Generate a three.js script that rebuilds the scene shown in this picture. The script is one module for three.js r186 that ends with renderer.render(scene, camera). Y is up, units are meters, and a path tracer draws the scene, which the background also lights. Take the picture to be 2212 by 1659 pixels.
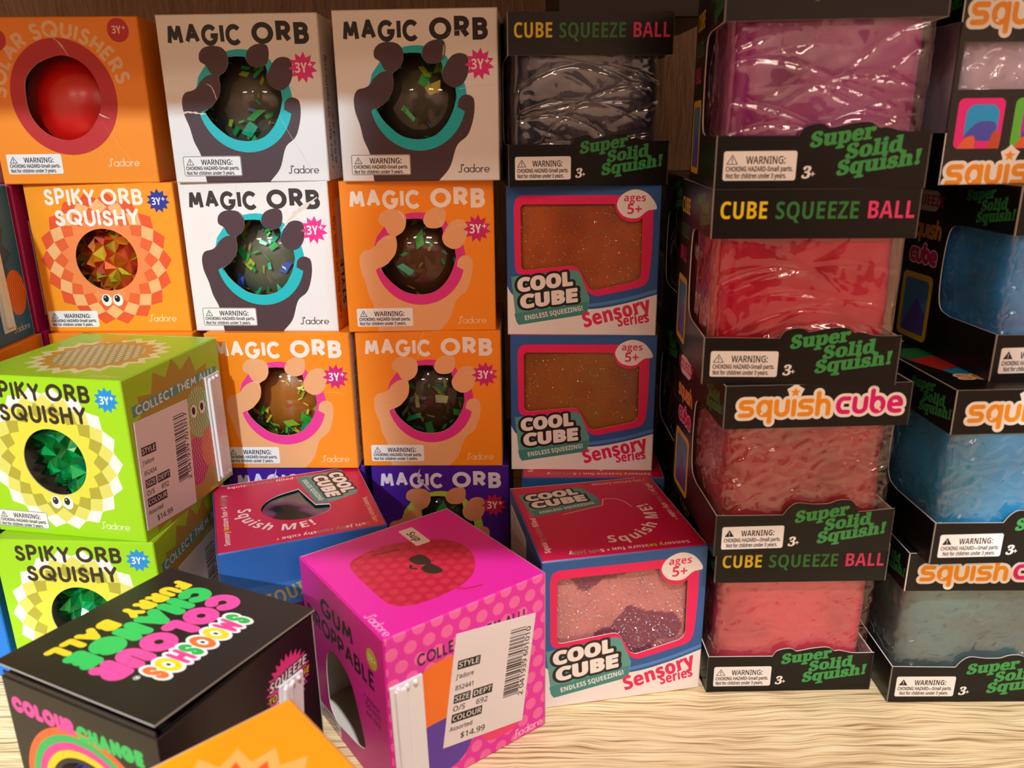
import * as THREE from 'three';
import { RoundedBoxGeometry } from 'three/addons/geometries/RoundedBoxGeometry.js';
import { mergeGeometries, mergeVertices } from 'three/addons/utils/BufferGeometryUtils.js';
import { MarchingCubes } from 'three/addons/objects/MarchingCubes.js';
import { RectAreaLightUniformsLib } from 'three/addons/lights/RectAreaLightUniformsLib.js';
import { createNoise3D } from 'simplex-noise';

// ------------------------------------------------------------------ camera, exposure
const scene = new THREE.Scene();
const D2R = Math.PI / 180;
const camera = new THREE.PerspectiveCamera(2 * Math.atan(829.5 / 1721) / D2R, 2212 / 1659, 0.02, 30);
camera.position.set(0, 0.263, 0);
camera.rotation.order = 'YXZ';
camera.rotation.set(-17.5245 * D2R, 0, -0.6725 * D2R);
camera.focus = 0.44;
camera.userData.fStop = 12;
const renderer = new THREE.WebGLRenderer();
renderer.toneMapping = THREE.LinearToneMapping;
renderer.toneMappingExposure = 1.0;
renderer.shadowMap.enabled = true;
scene.background = new THREE.Color(0x000000);
RectAreaLightUniformsLib.init();

// ------------------------------------------------------------------ unseen lamps of the shop (heights are above the shelf board; the floor is 1.1 m below it)
const FLOOR_Y = -1.1, CEIL_Y = 1.75;
const KEY = { at: [-0.5, 1.22, 1.58], aim: [0, 0.12, -0.42], color: 0xd0efff, power: 12.8 };       // unseen spot behind the photographer, placed to light the left stacks
const DOWN = { at: [0.15, 1.5, 0.42], aim: [0.04, 0, -0.25], color: 0xf4f2f4, power: 7.6 };           // unseen downlight above the aisle, placed to light the wood and lower fronts
const PANELS = { color: 0xffe1d0, power: 33, glow: 5, list: [-1.6, -0.55, 0.55, 1.6].flatMap((x) => [[x, 2.0], [x, 3.1]]), w: 0.45, d: 0.25 };  // unseen warm ceiling panels, placed to light the shaded boxes and film

// ------------------------------------------------------------------ helpers
let seed = 7;
const rnd = () => { seed = (seed + 0x6d2b79f5) | 0; let t = Math.imul(seed ^ (seed >>> 15), 1 | seed); t = (t + Math.imul(t ^ (t >>> 7), 61 | t)) ^ t; return ((t ^ (t >>> 14)) >>> 0) / 4294967296; };
const rr = (a, b) => a + (b - a) * rnd();
const noise3 = createNoise3D(rnd);
const taken = {};
const numbered = (n) => { const k = taken[n] ?? 0; taken[n] = k + 1; return k ? n + '_' + String(k).padStart(3, '0') : n; };
function thing(name, label, category, [x, y, z] = [0, 0, 0], yaw = 0, group) {
  const o = new THREE.Group(); o.name = numbered(name); scene.add(o);
  o.position.set(x, y, z); o.rotation.y = yaw * D2R; o.userData = { label, category };
  if (group) o.userData.group = group;
  return o;
}
function part(name, geo, mat, parent, label) {
  const m = new THREE.Mesh(geo, mat); m.name = name; m.castShadow = m.receiveShadow = true;
  if (label) m.userData.label = label;
  parent.add(m); return m;
}
const std = (color, roughness = 0.5, extra = {}) => new THREE.MeshPhysicalMaterial({ color, roughness, ...extra });
const plainCache = {};
const card = (color) => plainCache[color] ??= std(color, 0.42);
const RAW = std(0xd9d2c8, 0.85);            // unprinted inside of the cartons
const WHITE_PLASTIC = std(0xe9ebee, 0.28, { clearcoat: 0.4 });
const HAZY = new THREE.MeshPhysicalMaterial({ color: 0xffffff, roughness: 0.07, transmission: 0.985, thickness: 0, ior: 1.75, side: THREE.DoubleSide });   // rougher, very slightly milky film
const CLEAR = new THREE.MeshPhysicalMaterial({ color: 0xffffff, roughness: 0.03, transmission: 1, thickness: 0, ior: 1.75, side: THREE.DoubleSide });

// A flat carton panel with thickness. x from -w/2 to w/2, y from 0 to h, printed face at z = 0, raw back at z = -t. Outline and holes are in thousandths, y down.
function panelGeo(w, h, t, { outline, holes = [], e = 0.0005, uw = w } = {}) {
  const P = [], N = [], U = [], g0 = [], g1 = [];
  const toM = ([x, y]) => new THREE.Vector2((x / 1000 - 0.5) * uw, (1 - y / 1000) * h);
  const add = (x, y, z, nx, ny, nz) => { P.push(x, y, z); N.push(nx, ny, nz); U.push((x + uw / 2) / uw, y / h); return P.length / 3 - 1; };
  const rect = !outline;
  let inner, full;
  if (rect) {
    inner = [[-w / 2 + e, e], [w / 2 - e, e], [w / 2 - e, h - e], [-w / 2 + e, h - e]].map((a) => new THREE.Vector2(...a));
    full = [[-w / 2, 0], [w / 2, 0], [w / 2, h], [-w / 2, h]].map((a) => new THREE.Vector2(...a));
  } else { inner = outline.map(toM); if (THREE.ShapeUtils.isClockWise(inner)) inner.reverse(); full = inner; }
  const hs = holes.map((q) => { const v = q.map(toM); if (!THREE.ShapeUtils.isClockWise(v)) v.reverse(); return v; });
  const cap = (contour, z, nz, g) => {
    const tri = THREE.ShapeUtils.triangulateShape(contour, hs), all = [contour, ...hs].flat(), b = P.length / 3;
    all.forEach((p) => add(p.x, p.y, z, 0, 0, nz));
    tri.forEach(([a, c, d]) => nz > 0 ? g.push(b + a, b + c, b + d) : g.push(b + a, b + d, b + c));
  };
  const wall = (c0, z0, c1, z1, g) => {
    for (let i = 0; i < c0.length; i++) {
      const j = (i + 1) % c0.length, a = c0[i], b = c0[j], c = c1[j], d = c1[i];
      const v1 = new THREE.Vector3(b.x - a.x, b.y - a.y, 0), v2 = new THREE.Vector3(d.x - a.x, d.y - a.y, z1 - z0), n = v2.cross(v1).normalize();
      const k = add(a.x, a.y, z0, n.x, n.y, n.z); add(b.x, b.y, z0, n.x, n.y, n.z); add(c.x, c.y, z1, n.x, n.y, n.z); add(d.x, d.y, z1, n.x, n.y, n.z);
      g.push(k, k + 2, k + 1, k, k + 3, k + 2);
    }
  };
  cap(inner, 0, 1, g0);
  if (rect) { wall(inner, 0, full, -e, g0); wall(full, -e, full, -t, g0); } else wall(full, 0, full, -t, g1);
  hs.forEach((c) => wall(c, 0, c, -t, g1));
  cap(full, -t, -1, g1);
  const g = new THREE.BufferGeometry();
  g.setAttribute('position', new THREE.Float32BufferAttribute(P, 3)); g.setAttribute('normal', new THREE.Float32BufferAttribute(N, 3)); g.setAttribute('uv', new THREE.Float32BufferAttribute(U, 2));
  g.setIndex([...g0, ...g1]); g.addGroup(0, g0.length, 0); g.addGroup(g0.length, g1.length, 1);
  return g;
}
// smooth closed or open curve through points (thousandths)
const curve = (pts, n = 6, closed = false) => new THREE.CatmullRomCurve3(pts.map(([x, y]) => new THREE.Vector3(x, y, 0)), closed, 'centripetal').getPoints((pts.length - (closed ? 0 : 1)) * n).map((p) => [p.x, p.y]);
const ellipse = (cx, cy, rx, ry, n = 56, wob = 0) => Array.from({ length: n }, (_, i) => { const a = i / n * Math.PI * 2, k = 1 + wob * noise3(Math.cos(a) * 2, Math.sin(a) * 2, cx); return [cx + rx * k * Math.cos(a), cy + ry * k * Math.sin(a)]; });

// A carton: six panels, each { mat, outline, holes } ; origin at the middle of its base, front towards +z
const T = 0.0005;
function carton(root, [w, h, d], f) {
  const put = (name, key, pw, ph, uw, pos, rot) => {
    for (const s of [].concat(f[key] ?? [])) {
      if (!s) continue;
      const m = part(s.name ?? name, panelGeo(pw, ph, T, { ...s, uw }), [s.mat, s.back ?? RAW], root, s.label);
      m.position.set(...pos); m.rotation.set(...rot);
    }
  };
  const si = f.sideInset ?? T;
  put('front_panel', 'front', w, h, w, [0, 0, d / 2], [0, 0, 0]);
  put('back_panel', 'back', w, h, w, [0, 0, -d / 2], [0, Math.PI, 0]);
  put('side_panel', 'right', d - 2 * si, h, d, [w / 2, 0, 0], [0, Math.PI / 2, 0]);
  put('side_panel', 'left', d - 2 * si, h, d, [-w / 2, 0, 0], [0, -Math.PI / 2, 0]);
  put('top_panel', 'top', w - 2 * T, d - 2 * T, w, [0, h, d / 2 - T], [-Math.PI / 2, 0, 0]);
  put('bottom_panel', 'bottom', w - 2 * T, d - 2 * T, w, [0, 0, -d / 2 + T], [Math.PI / 2, 0, 0]);
}

// ------------------------------------------------------------------ printing: canvases in thousandths of the panel
let texturePixels = 0;
function print(paint, n = 768, extra = {}, hx = n) {
  const c = document.createElement('canvas'); c.width = n; c.height = hx; texturePixels += n * hx;
  const x = c.getContext('2d'); x.scale(n / 1000, hx / 1000); x.lineJoin = 'round'; x.lineCap = 'butt';
  paint(x);
  const t = new THREE.CanvasTexture(c); t.colorSpace = THREE.SRGBColorSpace; t.wrapS = t.wrapT = THREE.ClampToEdgeWrapping;
  return new THREE.MeshPhysicalMaterial({ map: t, roughness: 0.4, ...extra });
}
const fillAll = (x, c) => { x.fillStyle = c; x.fillRect(0, 0, 1000, 1000); };
const poly = (x, pts, c) => { x.beginPath(); pts.forEach(([a, b], i) => i ? x.lineTo(a, b) : x.moveTo(a, b)); x.closePath(); x.fillStyle = c; x.fill(); };
const line = (x, pts, c, w, cap = 'round') => { x.save(); x.lineCap = cap; x.beginPath(); pts.forEach(([a, b], i) => i ? x.lineTo(a, b) : x.moveTo(a, b)); x.strokeStyle = c; x.lineWidth = w; x.stroke(); x.restore(); };
const disc = (x, cx, cy, r, c, ry = r) => { x.beginPath(); x.ellipse(cx, cy, r, ry, 0, 0, 7); x.fillStyle = c; x.fill(); };
const rrect = (x, a, b, w, h, r, c) => { x.beginPath(); x.roundRect(a, b, w, h, r); x.fillStyle = c; x.fill(); };
// geometric capitals as centre lines: [advance width, path]; height 100
const CAPS = {
  M: [94, 'M0,100 L14,0 L47,76 L80,0 L94,100'], A: [84, 'M0,100 L42,0 L84,100 M14,66 L70,66'], G: [98, 'M86,18 A50,50 0 1,0 98,56 L56,56'], I: [0, 'M0,0 L0,100'],
  C: [84, 'M84,17 A50,50 0 1,0 84,83'], O: [100, 'M50,0 A50,50 0 1,1 49.9,0 Z'], R: [60, 'M0,100 L0,0 L30,0 A27,27 0 0,1 30,54 L0,54 M28,54 L60,100'],
  B: [60, 'M0,46 L32,46 A23,23 0 0,0 32,0 L0,0 L0,100 L32,100 A27,27 0 0,0 32,46'], S: [54, 'M50,16 C42,-4 6,-6 6,24 C6,54 54,46 54,76 C54,108 8,106 0,82'],
  P: [58, 'M0,100 L0,0 L30,0 A28,28 0 0,1 30,57 L0,57'], K: [62, 'M0,0 L0,100 M58,0 L4,54 M22,38 L62,100'], Y: [68, 'M0,0 L34,52 L68,0 M34,52 L34,100'],
  Q: [100, 'M50,0 A50,50 0 1,1 49.9,0 Z M58,64 L94,106'], U: [66, 'M0,0 L0,64 A33,36 0 0,0 66,64 L66,0'], H: [66, 'M0,0 L0,100 M66,0 L66,100 M0,50 L66,50'], L: [46, 'M0,0 L0,100 L46,100'],
  E: [50, 'M50,0 L0,0 L0,100 L50,100 M0,50 L44,50'], T: [62, 'M0,0 L62,0 M31,0 L31,100'], D: [72, 'M0,0 L24,0 A49,50 0 0,1 24,100 L0,100 Z'], N: [68, 'M0,100 L0,0 L68,100 L68,0'],
  F: [48, 'M48,0 L0,0 L0,100 M0,50 L42,50'], Z: [58, 'M0,0 L58,0 L0,100 L58,100'], '!': [0, 'M0,0 L0,62 M0,92 L0,100'], '3': [52, 'M2,4 L50,4 L24,40 C62,40 62,100 24,100 C10,100 2,92 0,84'], '+': [40, 'M20,30 L20,70 M0,50 L40,50'], ' ': [10, 'M0,0'],
};
const LOWER = {
  J: [44, 'M40,-62 L40,62 C40,112 -2,112 -6,78'], "'": [4, 'M4,-66 L2,-40 M-8,-58 L4,-40 M16,-56 L4,-40'], a: [78, 'M78,4 L78,100 M78,50 A39,47 0 1,1 0,50 A39,47 0 1,1 78,50'], d: [78, 'M78,-66 L78,100 M78,50 A39,47 0 1,1 0,50 A39,47 0 1,1 78,50'],
  o: [82, 'M41,3 A41,47 0 1,1 40.9,3 Z'], r: [40, 'M0,100 L0,4 M0,44 C4,14 22,2 42,6'], e: [80, 'M4,52 L80,52 A40,47 0 1,0 66,86'], ' ': [20, 'M0,0'],
};
const TECH = {   // rounded lower case
  s: [72, 'M72,4 L24,4 C-6,4 -6,48 24,48 L48,48 C80,50 80,96 46,96 L0,96'], q: [72, 'M72,50 A36,46 0 1,0 0,50 A36,46 0 1,0 72,50 L72,4 M72,30 L72,142'], u: [70, 'M0,4 L0,60 C0,108 70,108 70,60 L70,4'],
  i: [0, 'M0,4 L0,96'], h: [66, 'M0,-46 L0,96 M0,48 C4,-8 66,-10 66,48 L66,96'], c: [64, 'M64,4 L36,4 C-12,4 -12,96 36,96 L64,96'], b: [72, 'M0,-46 L0,50 A36,46 0 1,0 72,50 A36,46 0 1,0 0,50'], e: [72, 'M6,50 L72,50 C72,-12 0,-12 0,50 C0,100 40,98 68,94'],
};
function layout(glyphs, text, gap) { let w = 0; const out = []; for (const ch of text) { const g = glyphs[ch] ?? CAPS[ch] ?? CAPS[' ']; out.push([g[1], w, ch]); w += g[0] + gap; } return [out, w - gap]; }
// strokes text into the box x0..x1 with cap top at y0 and baseline y1 ; returns nothing
function glyphs(x, set, text, x0, x1, y0, y1, { color, weight = 24, gap = 40, cap = 'butt', bounce = 0, outline, outlineW = 0, inner, colors } = {}) {
  const sw = weight, [g, w] = layout(set, text, gap), sy = (y1 - y0) / (100 + sw), sx = (x1 - x0) / (w + sw);
  x.save(); x.translate(x0, y0); x.scale(sx, sy); x.translate(sw / 2, sw / 2); x.lineCap = cap; x.lineJoin = cap === 'round' ? 'round' : 'miter'; x.miterLimit = 1.7;
  const pass = (style, lw, per) => g.forEach(([p, dx], i) => { x.save(); x.translate(dx, bounce * [0, -9, 5, -4, 6, 0, -8, 0, 7, -6, 4][i % 11]); x.strokeStyle = per ? per[i % per.length] : style; x.lineWidth = lw; x.stroke(new Path2D(p)); x.restore(); });
  if (outline) { x.lineJoin = 'round'; x.lineCap = 'round'; pass(outline, sw + outlineW); x.lineCap = cap; }
  pass(color, sw, colors);
  if (inner) pass(inner, 3);
  x.restore();
}
function arcText(x, set, text, cx, cy, r, a0, a1, size, { color, weight = 24, gap = 40 } = {}) {
  const [g, w] = layout(set, text, gap), k = size / 100;
  g.forEach(([p, dx, ch]) => { const gw = (set[ch] ?? CAPS[' '])[0], a = (a0 + (a1 - a0) * (dx + gw / 2) / w) * D2R; x.save(); x.translate(cx + r * Math.sin(a), cy - r * Math.cos(a)); x.rotate(a); x.scale(k, k); x.translate(-gw / 2, -50); x.strokeStyle = color; x.lineWidth = weight; x.stroke(new Path2D(p)); x.restore(); });
}
function type(x, text, px, py, size, color, { font = 'sans-serif', bold = true, rot = 0, skew = 0, fit = 0, align = 'left', stroke, strokeW = 0 } = {}) {
  x.save(); x.translate(px, py); x.rotate(rot * D2R); x.transform(1, 0, skew, 1, 0, 0); x.font = (bold ? 'bold ' : '') + size + 'px ' + font; x.textAlign = align;
  if (fit) { const w = x.measureText(text).width; x.scale(fit / w, 1); }
  if (stroke) { x.lineJoin = 'round'; x.strokeStyle = stroke; x.lineWidth = strokeW; x.strokeText(text, 0, 0); }
  x.fillStyle = color; x.fillText(text, 0, 0); x.restore();
}
function arcType(x, text, cx, cy, r, a0, a1, size, colorAt, opts = {}) {
  x.save(); x.font = (opts.bold === false ? '' : 'bold ') + size + 'px sans-serif'; const ws = [...text].map((c) => x.measureText(c).width), tot = ws.reduce((a, b) => a + b, 0); let s = 0;
  [...text].forEach((c, i) => { const a = (a0 + (a1 - a0) * (s + ws[i] / 2) / tot) * D2R; s += ws[i]; x.save(); x.translate(cx + r * Math.sin(a), cy - r * Math.cos(a)); x.rotate(a + (opts.flip ? Math.PI : 0)); x.textAlign = 'center'; x.fillStyle = typeof colorAt === 'string' ? colorAt : colorAt(i); x.fillText(c, 0, opts.flip ? size * 0.7 : 0); x.restore(); });
  x.restore();
}
const star = (x, cx, cy, r0, r1, n, c, turn = 0) => poly(x, Array.from({ length: n * 2 }, (_, i) => { const a = turn + i / n * Math.PI, r = i % 2 ? r1 : r0; return [cx + r * Math.sin(a), cy - r * Math.cos(a)]; }), c);
function warning(x, a, b, w, h, { filled = false, bg = '#f1f0ee', frame } = {}) {
  rrect(x, a, b, w, h, 12, bg);
  if (frame) { x.strokeStyle = frame; x.lineWidth = 3; x.beginPath(); x.roundRect(a + 3, b + 3, w - 6, h - 6, 10); x.stroke(); }
  const k = w / 380, ink = '#25232a';
  const tx = a + 46 * k, ty = b + h * 0.14, th = h * 0.3;
  if (filled) poly(x, [[tx, ty], [tx + th * 0.62, ty + th], [tx - th * 0.62, ty + th]], ink); else line(x, [[tx, ty], [tx + th * 0.6, ty + th], [tx - th * 0.6, ty + th], [tx, ty], [tx + 2, ty + 3]], ink, 3.4);
  line(x, [[tx, ty + th * 0.35], [tx, ty + th * 0.66]], filled ? bg : ink, 4); disc(x, tx, ty + th * 0.84, 2.6, filled ? bg : ink);
  type(x, 'WARNING:', a + 118 * k, b + h * 0.43, h * 0.35, ink, { bold: filled, fit: 206 * k, stroke: filled ? null : ink, strokeW: 1.6 });
  type(x, filled ? 'CHOKING HAZARD—Small parts.' : 'CHOKING HAZARD-Small parts.', a + 14 * k, b + h * 0.68, h * 0.225, ink, { bold: false, fit: 350 * k, stroke: ink, strokeW: 1.8 });
  type(x, 'Not for children under 3 years.', a + (filled ? 30 : 16) * k, b + h * 0.92, h * 0.225, ink, { bold: false, fit: 316 * k, stroke: ink, strokeW: 1.8 });
}
const jadore = (x, a, b, w, color) => glyphs(x, LOWER, "J'adore", a, a + w, b, b + w * 0.17, { color, weight: 15, gap: 22, cap: 'round' });
// torn or creased paper: a ragged pale band along a path
function tear(x, pts, w, c = '#e8e0d2') {
  const l = [], r = []; const n = 5;
  const fine = curve(pts, n);
  fine.forEach(([a, b], i) => { const q = fine[Math.min(i + 1, fine.length - 1)], p = fine[Math.max(i - 1, 0)], dx = q[0] - p[0], dy = q[1] - p[1], m = Math.hypot(dx, dy) || 1, k = w * (0.35 + 0.65 * rnd()) * Math.sin(Math.PI * Math.min(0.95, Math.max(0.08, i / fine.length))); l.push([a - dy / m * k, b + dx / m * k]); r.unshift([a + dy / m * k * rnd(), b - dx / m * k * rnd()]); });
  poly(x, [...l, ...r], c);
}

// ------------------------------------------------------------------ the printed panels
const MO_HOLE = [
  ...curve([[423, 246], [480, 243], [531, 246]], 3), ...curve([[540, 276], [566, 302], [628, 306], [655, 296]], 4), ...curve([[663, 330], [655, 372], [670, 413], [719, 444], [737, 444]], 4),
  ...curve([[742, 500], [716, 583], [666, 667], [598, 725], [500, 747], [396, 728], [317, 671], [270, 619], [240, 566]], 5), ...curve([[290, 535], [341, 472], [356, 410], [351, 360]], 5), ...curve([[360, 352], [397, 328], [420, 287], [423, 246]], 4).slice(0, -1),
];
const HAND = {
  palm: [...curve([[240, 561], [290, 535], [341, 472], [356, 410], [351, 359], [321, 347], [289, 351], [255, 370], [219, 411], [184, 437], [129, 453], [106, 490], [105, 568], [132, 662], [149, 746], [182, 831], [200, 1001]], 6), ...curve([[613, 1001], [685, 920], [740, 781], [802, 728], [835, 655], [852, 561], [843, 504], [798, 487], [760, 510], [743, 572], [703, 666], [669, 745]], 6), [600, 780], [500, 800], [390, 780], [300, 720], [262, 650]],
  f1: curve([[280, 293], [246, 267], [249, 222], [281, 191], [339, 181], [395, 194], [423, 231], [420, 287], [397, 328], [352, 354], [306, 339]], 6, true),
  f2: curve([[542, 231], [567, 195], [621, 173], [672, 180], [684, 215], [666, 286], [628, 306], [566, 302], [540, 276]], 6, true),
  f3: curve([[679, 316], [720, 265], [768, 250], [813, 265], [823, 305], [813, 377], [772, 433], [719, 444], [670, 413], [655, 372]], 6, true),
};
function magicOrb(bg, ink, skin, ring, starC, logo, tears = [], frame) {
  return print((x) => {
    fillAll(x, bg);
    disc(x, 500, 508, 306, ring); 
    poly(x, [[180, 330], [330, 120], [330, 360], [300, 380]], bg); poly(x, [[660, 150], [820, 300], [900, 500], [700, 300]], bg);
    poly(x, [[280, 290], [352, 354], [300, 372], [235, 420], [205, 430], [225, 360]], ring); poly(x, [[670, 270], [735, 300], [690, 360], [650, 330]], ring);
    poly(x, HAND.palm, skin);
    x.save(); x.beginPath(); x.ellipse(500, 508, 300, 308, 0, 0.25, Math.PI - 0.22); x.ellipse(490, 480, 268, 268, 0, Math.PI - 0.3, 0.3, true); x.closePath(); x.fillStyle = ring; x.fill(); x.restore();
    for (const k of ['f1', 'f2', 'f3']) poly(x, HAND[k], skin);
    poly(x, curve([[351, 359], [321, 347], [289, 351], [255, 370], [219, 411], [250, 500], [290, 535], [341, 472], [356, 410]], 5, true), skin);
    glyphs(x, CAPS, 'MAGIC', 62, 520, 54, 176, { color: ink, weight: 31, gap: 47, bounce: 0.9 });
    glyphs(x, CAPS, 'ORB', 588, 944, 50, 174, { color: ink, weight: 31, gap: 47, bounce: 0.7 });
    star(x, 888, 313, 92, 60, 11, starC, 0.1); type(x, '3Y', 836, 343, 82, '#f6f1ea', { fit: 78 }); type(x, '+', 918, 318, 60, '#f6f1ea');
    warning(x, 60, 836, 378, 126, { frame });
    jadore(x, 742, 918, 196, logo);
    tears.forEach(([p, w, c]) => tear(x, p, w, c));
  });
}
const hand = { dark: '#46323a', tan: '#eeae78' };
const P_MO_A2 = magicOrb('#eceae8', '#211d1c', '#4a353c', '#12bcc4', '#e52a86', '#2b2728', [[[[0, 575], [60, 574], [130, 566], [215, 575], [260, 580]], 11], [[[330, 520], [318, 470], [300, 420], [270, 400]], 8, '#c9bfb6'], [[[700, 560], [760, 690], [850, 850], [905, 960]], 3, '#d4d0cc']], '#4a4648');
const P_MO_A3 = magicOrb('#eceae8', '#211d1c', '#4a353c', '#12bcc4', '#e52a86', '#2b2728', [[[[760, 455], [840, 440], [900, 436], [1000, 430]], 9], [[[655, 300], [668, 250], [675, 200]], 9, '#bdb2a8'], [[[690, 150], [720, 130], [800, 120]], 3, '#d8d2ca']], '#4a4648');
const P_MO_B2 = magicOrb('#eceae8', '#35302f', '#4a353c', '#12bcc4', '#ec2f8c', '#2b2728', [[[[700, 270], [760, 210], [830, 160], [925, 100]], 26, '#ddd8c8'], [[[655, 330], [690, 290], [720, 260]], 8], [[[395, 0], [390, 80], [380, 160], [425, 240]], 4, '#cfcac4'], [[[740, 900], [860, 960], [900, 1000]], 3, '#d6d2ce']], '#4a4648');
const P_MO_B3 = magicOrb('#fb9016', '#f7ece2', hand.tan, '#e0328c', '#cf1f74', '#f3d4b4', [[[[372, 190], [400, 220], [420, 270]], 6, '#f1d9bd'], [[[640, 240], [655, 270], [650, 330]], 12, '#e9c8a6'], [[[690, 330], [760, 290], [850, 280]], 4, '#e5c29c'], [[[270, 368], [330, 362]], 5, '#f1d9bd']]);
const P_MO_C1 = magicOrb('#fb9016', '#f7ece2', hand.tan, '#ee3a98', '#d3207c', '#f3d4b4', [[[[300, 350], [370, 352]], 4, '#f1d9bd'], [[[760, 430], [860, 425], [960, 445]], 2.5, '#f2b26a']]);
const P_MO_C2 = magicOrb('#fb9016', '#f7ece2', hand.tan, '#e0328c', '#cf1f74', '#f3d4b4', [[[[480, 0], [450, 60], [440, 150], [425, 200]], 5, '#f1d9bd'], [[[130, 550], [200, 530], [290, 540]], 4, '#e9c29a'], [[[690, 330], [760, 300], [840, 280]], 4, '#e5c29c']]);
const P_MO_D2 = magicOrb('#4a1c92', '#e6dcea', '#dd9468', '#b6cc3e', '#d32448', '#d7c8e6', [[[[360, 20], [345, 90], [400, 170], [425, 200]], 16, '#c9b8d4']]);

function lotus(x, cx, cy, r, cols, n = 18) {
  const at = (k, q) => { const a = (k + 0.5) * Math.PI * 2 / n; return [cx + q * r * Math.sin(a), cy - q * r * Math.cos(a)]; };
  const dia = (k, o, s, i, c) => poly(x, [at(k, o), at(k + 0.5, s), at(k, i), at(k - 0.5, s)], c);
  disc(x, cx, cy, r * 0.66, cols[3]);
  for (let k = 0; k < n; k++) { dia(k + 0.5, 0.92, 0.8, 0.68, cols[1]); dia(k, 0.8, 0.68, 0.575, cols[2]); dia(k, 1, 0.92 - 0.015, 0.8, cols[0]); }
}
function spiky(bg, ink, cols, starC, frame, frameInk) {
  return print((x) => {
    fillAll(x, bg);
    lotus(x, 482, 505, 448, cols);
    glyphs(x, CAPS, 'SPIKY', 130, 472, 34, 140, { color: ink, weight: 25, gap: 42, cap: 'round', bounce: 0.8 });
    glyphs(x, CAPS, 'ORB', 512, 792, 36, 140, { color: ink, weight: 25, gap: 42, cap: 'round', bounce: 0.5 });
    glyphs(x, CAPS, 'SQUISHY', 180, 748, 170, 276, { color: ink, weight: 25, gap: 40, cap: 'round', bounce: 0.7 });
    star(x, 892, 117, 78, 54, 11, starC); type(x, '3Y', 848, 142, 66, '#f6f6f4', { fit: 62 }); type(x, '+', 914, 122, 48, '#f6f6f4');
    for (const [ex, tilt] of [[440, -0.05], [518, 0.05]]) { disc(x, ex, 778, 35, '#f6f4ee', 42); disc(x, ex - 4, 768, 19, '#1b1a18', 24); disc(x, ex - 9, 758, 5, '#f4f2ec'); }
    for (const [sx, sy] of [[385, 740], [552, 732]]) for (let k = 0; k < 4; k++) { const a = k * Math.PI / 2; line(x, [[sx + 9 * Math.cos(a), sy + 9 * Math.sin(a)], [sx + 24 * Math.cos(a), sy + 24 * Math.sin(a)]], '#f7dfae', 3); }
    warning(x, 14, 853, 345, 114, { frame });
    jadore(x, 715, 898, 190, frameInk);
  });
}
const P_SPIKY_O = spiky('#fb9a1c', '#f4efe8', ['#e8572c', '#f7b878', '#ea6434', '#f58a4c'], '#27319a', null, '#f7e2c4');
const P_SPIKY_G = spiky('#a2de16', '#2c241a', ['#f1f0ea', '#e2df6a', '#b3ac38', '#e4e046'], '#1593da', '#46503a', '#eef0dc');
const P_SOLAR = print((x) => {
  fillAll(x, '#fb9118'); disc(x, 478, 470, 330, '#c01f24', 350);
  arcText(x, CAPS, 'SOLAR SQUISHERS', 478, 470, 400, -88, 76, 78, { color: '#f3c79a', weight: 27, gap: 42 });
  disc(x, 875, 80, 66, '#c4202a', 70); type(x, '3Y', 836, 100, 62, '#f3d6cc', { fit: 58 }); type(x, '+', 898, 82, 46, '#f3d6cc');
  disc(x, 40, 40, 0, '#c4202a'); poly(x, ellipse(120, 130, 62, 62, 20, 0.1), '#c4202a');
  warning(x, 45, 812, 350, 124); jadore(x, 690, 862, 200, '#f7dcc0');
  tear(x, [[330, 0], [440, 90], [520, 170], [560, 260]], 9, '#d8b08a'); tear(x, [[570, 255], [600, 300], [640, 310]], 14, '#e9d3c4'); tear(x, [[700, 640], [800, 800], [900, 960]], 2.5, '#eab06a');
  tear(x, [[660, 560], [700, 580], [745, 600]], 9, '#e0c0b4');
});
const P_WHITE_SIDE = print((x) => {
  fillAll(x, '#e6dcd9'); x.fillStyle = '#c9b6c4'; x.fillRect(330, 40, 640, 920);
  type(x, "J'adore Magic Orb Squishy Fidg", 150, 930, 78, '#1e1a1c', { font: 'monospace', rot: -90, fit: 700 });
  type(x, '852427', 250, 900, 60, '#1e1a1c', { font: 'monospace', rot: -90, fit: 330 });
  type(x, 'COLLECT', 700, 900, 150, '#6b5a66', { rot: -90, fit: 640 });
}, 512);
const P_ORANGE_SIDE = print((x) => {
  fillAll(x, '#f08a1a'); rrect(x, 150, 120, 560, 760, 30, '#d9c7d2');
  type(x, 'STYLE', 250, 850, 110, '#1e1a1c', { rot: -90, fit: 320 }); type(x, "J'adore Magic Orb Squishy Fidg", 110, 930, 70, '#33242c', { font: 'monospace', rot: -90, fit: 700 }); disc(x, 800, 300, 70, '#7c8a2c');
}, 512);

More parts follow.
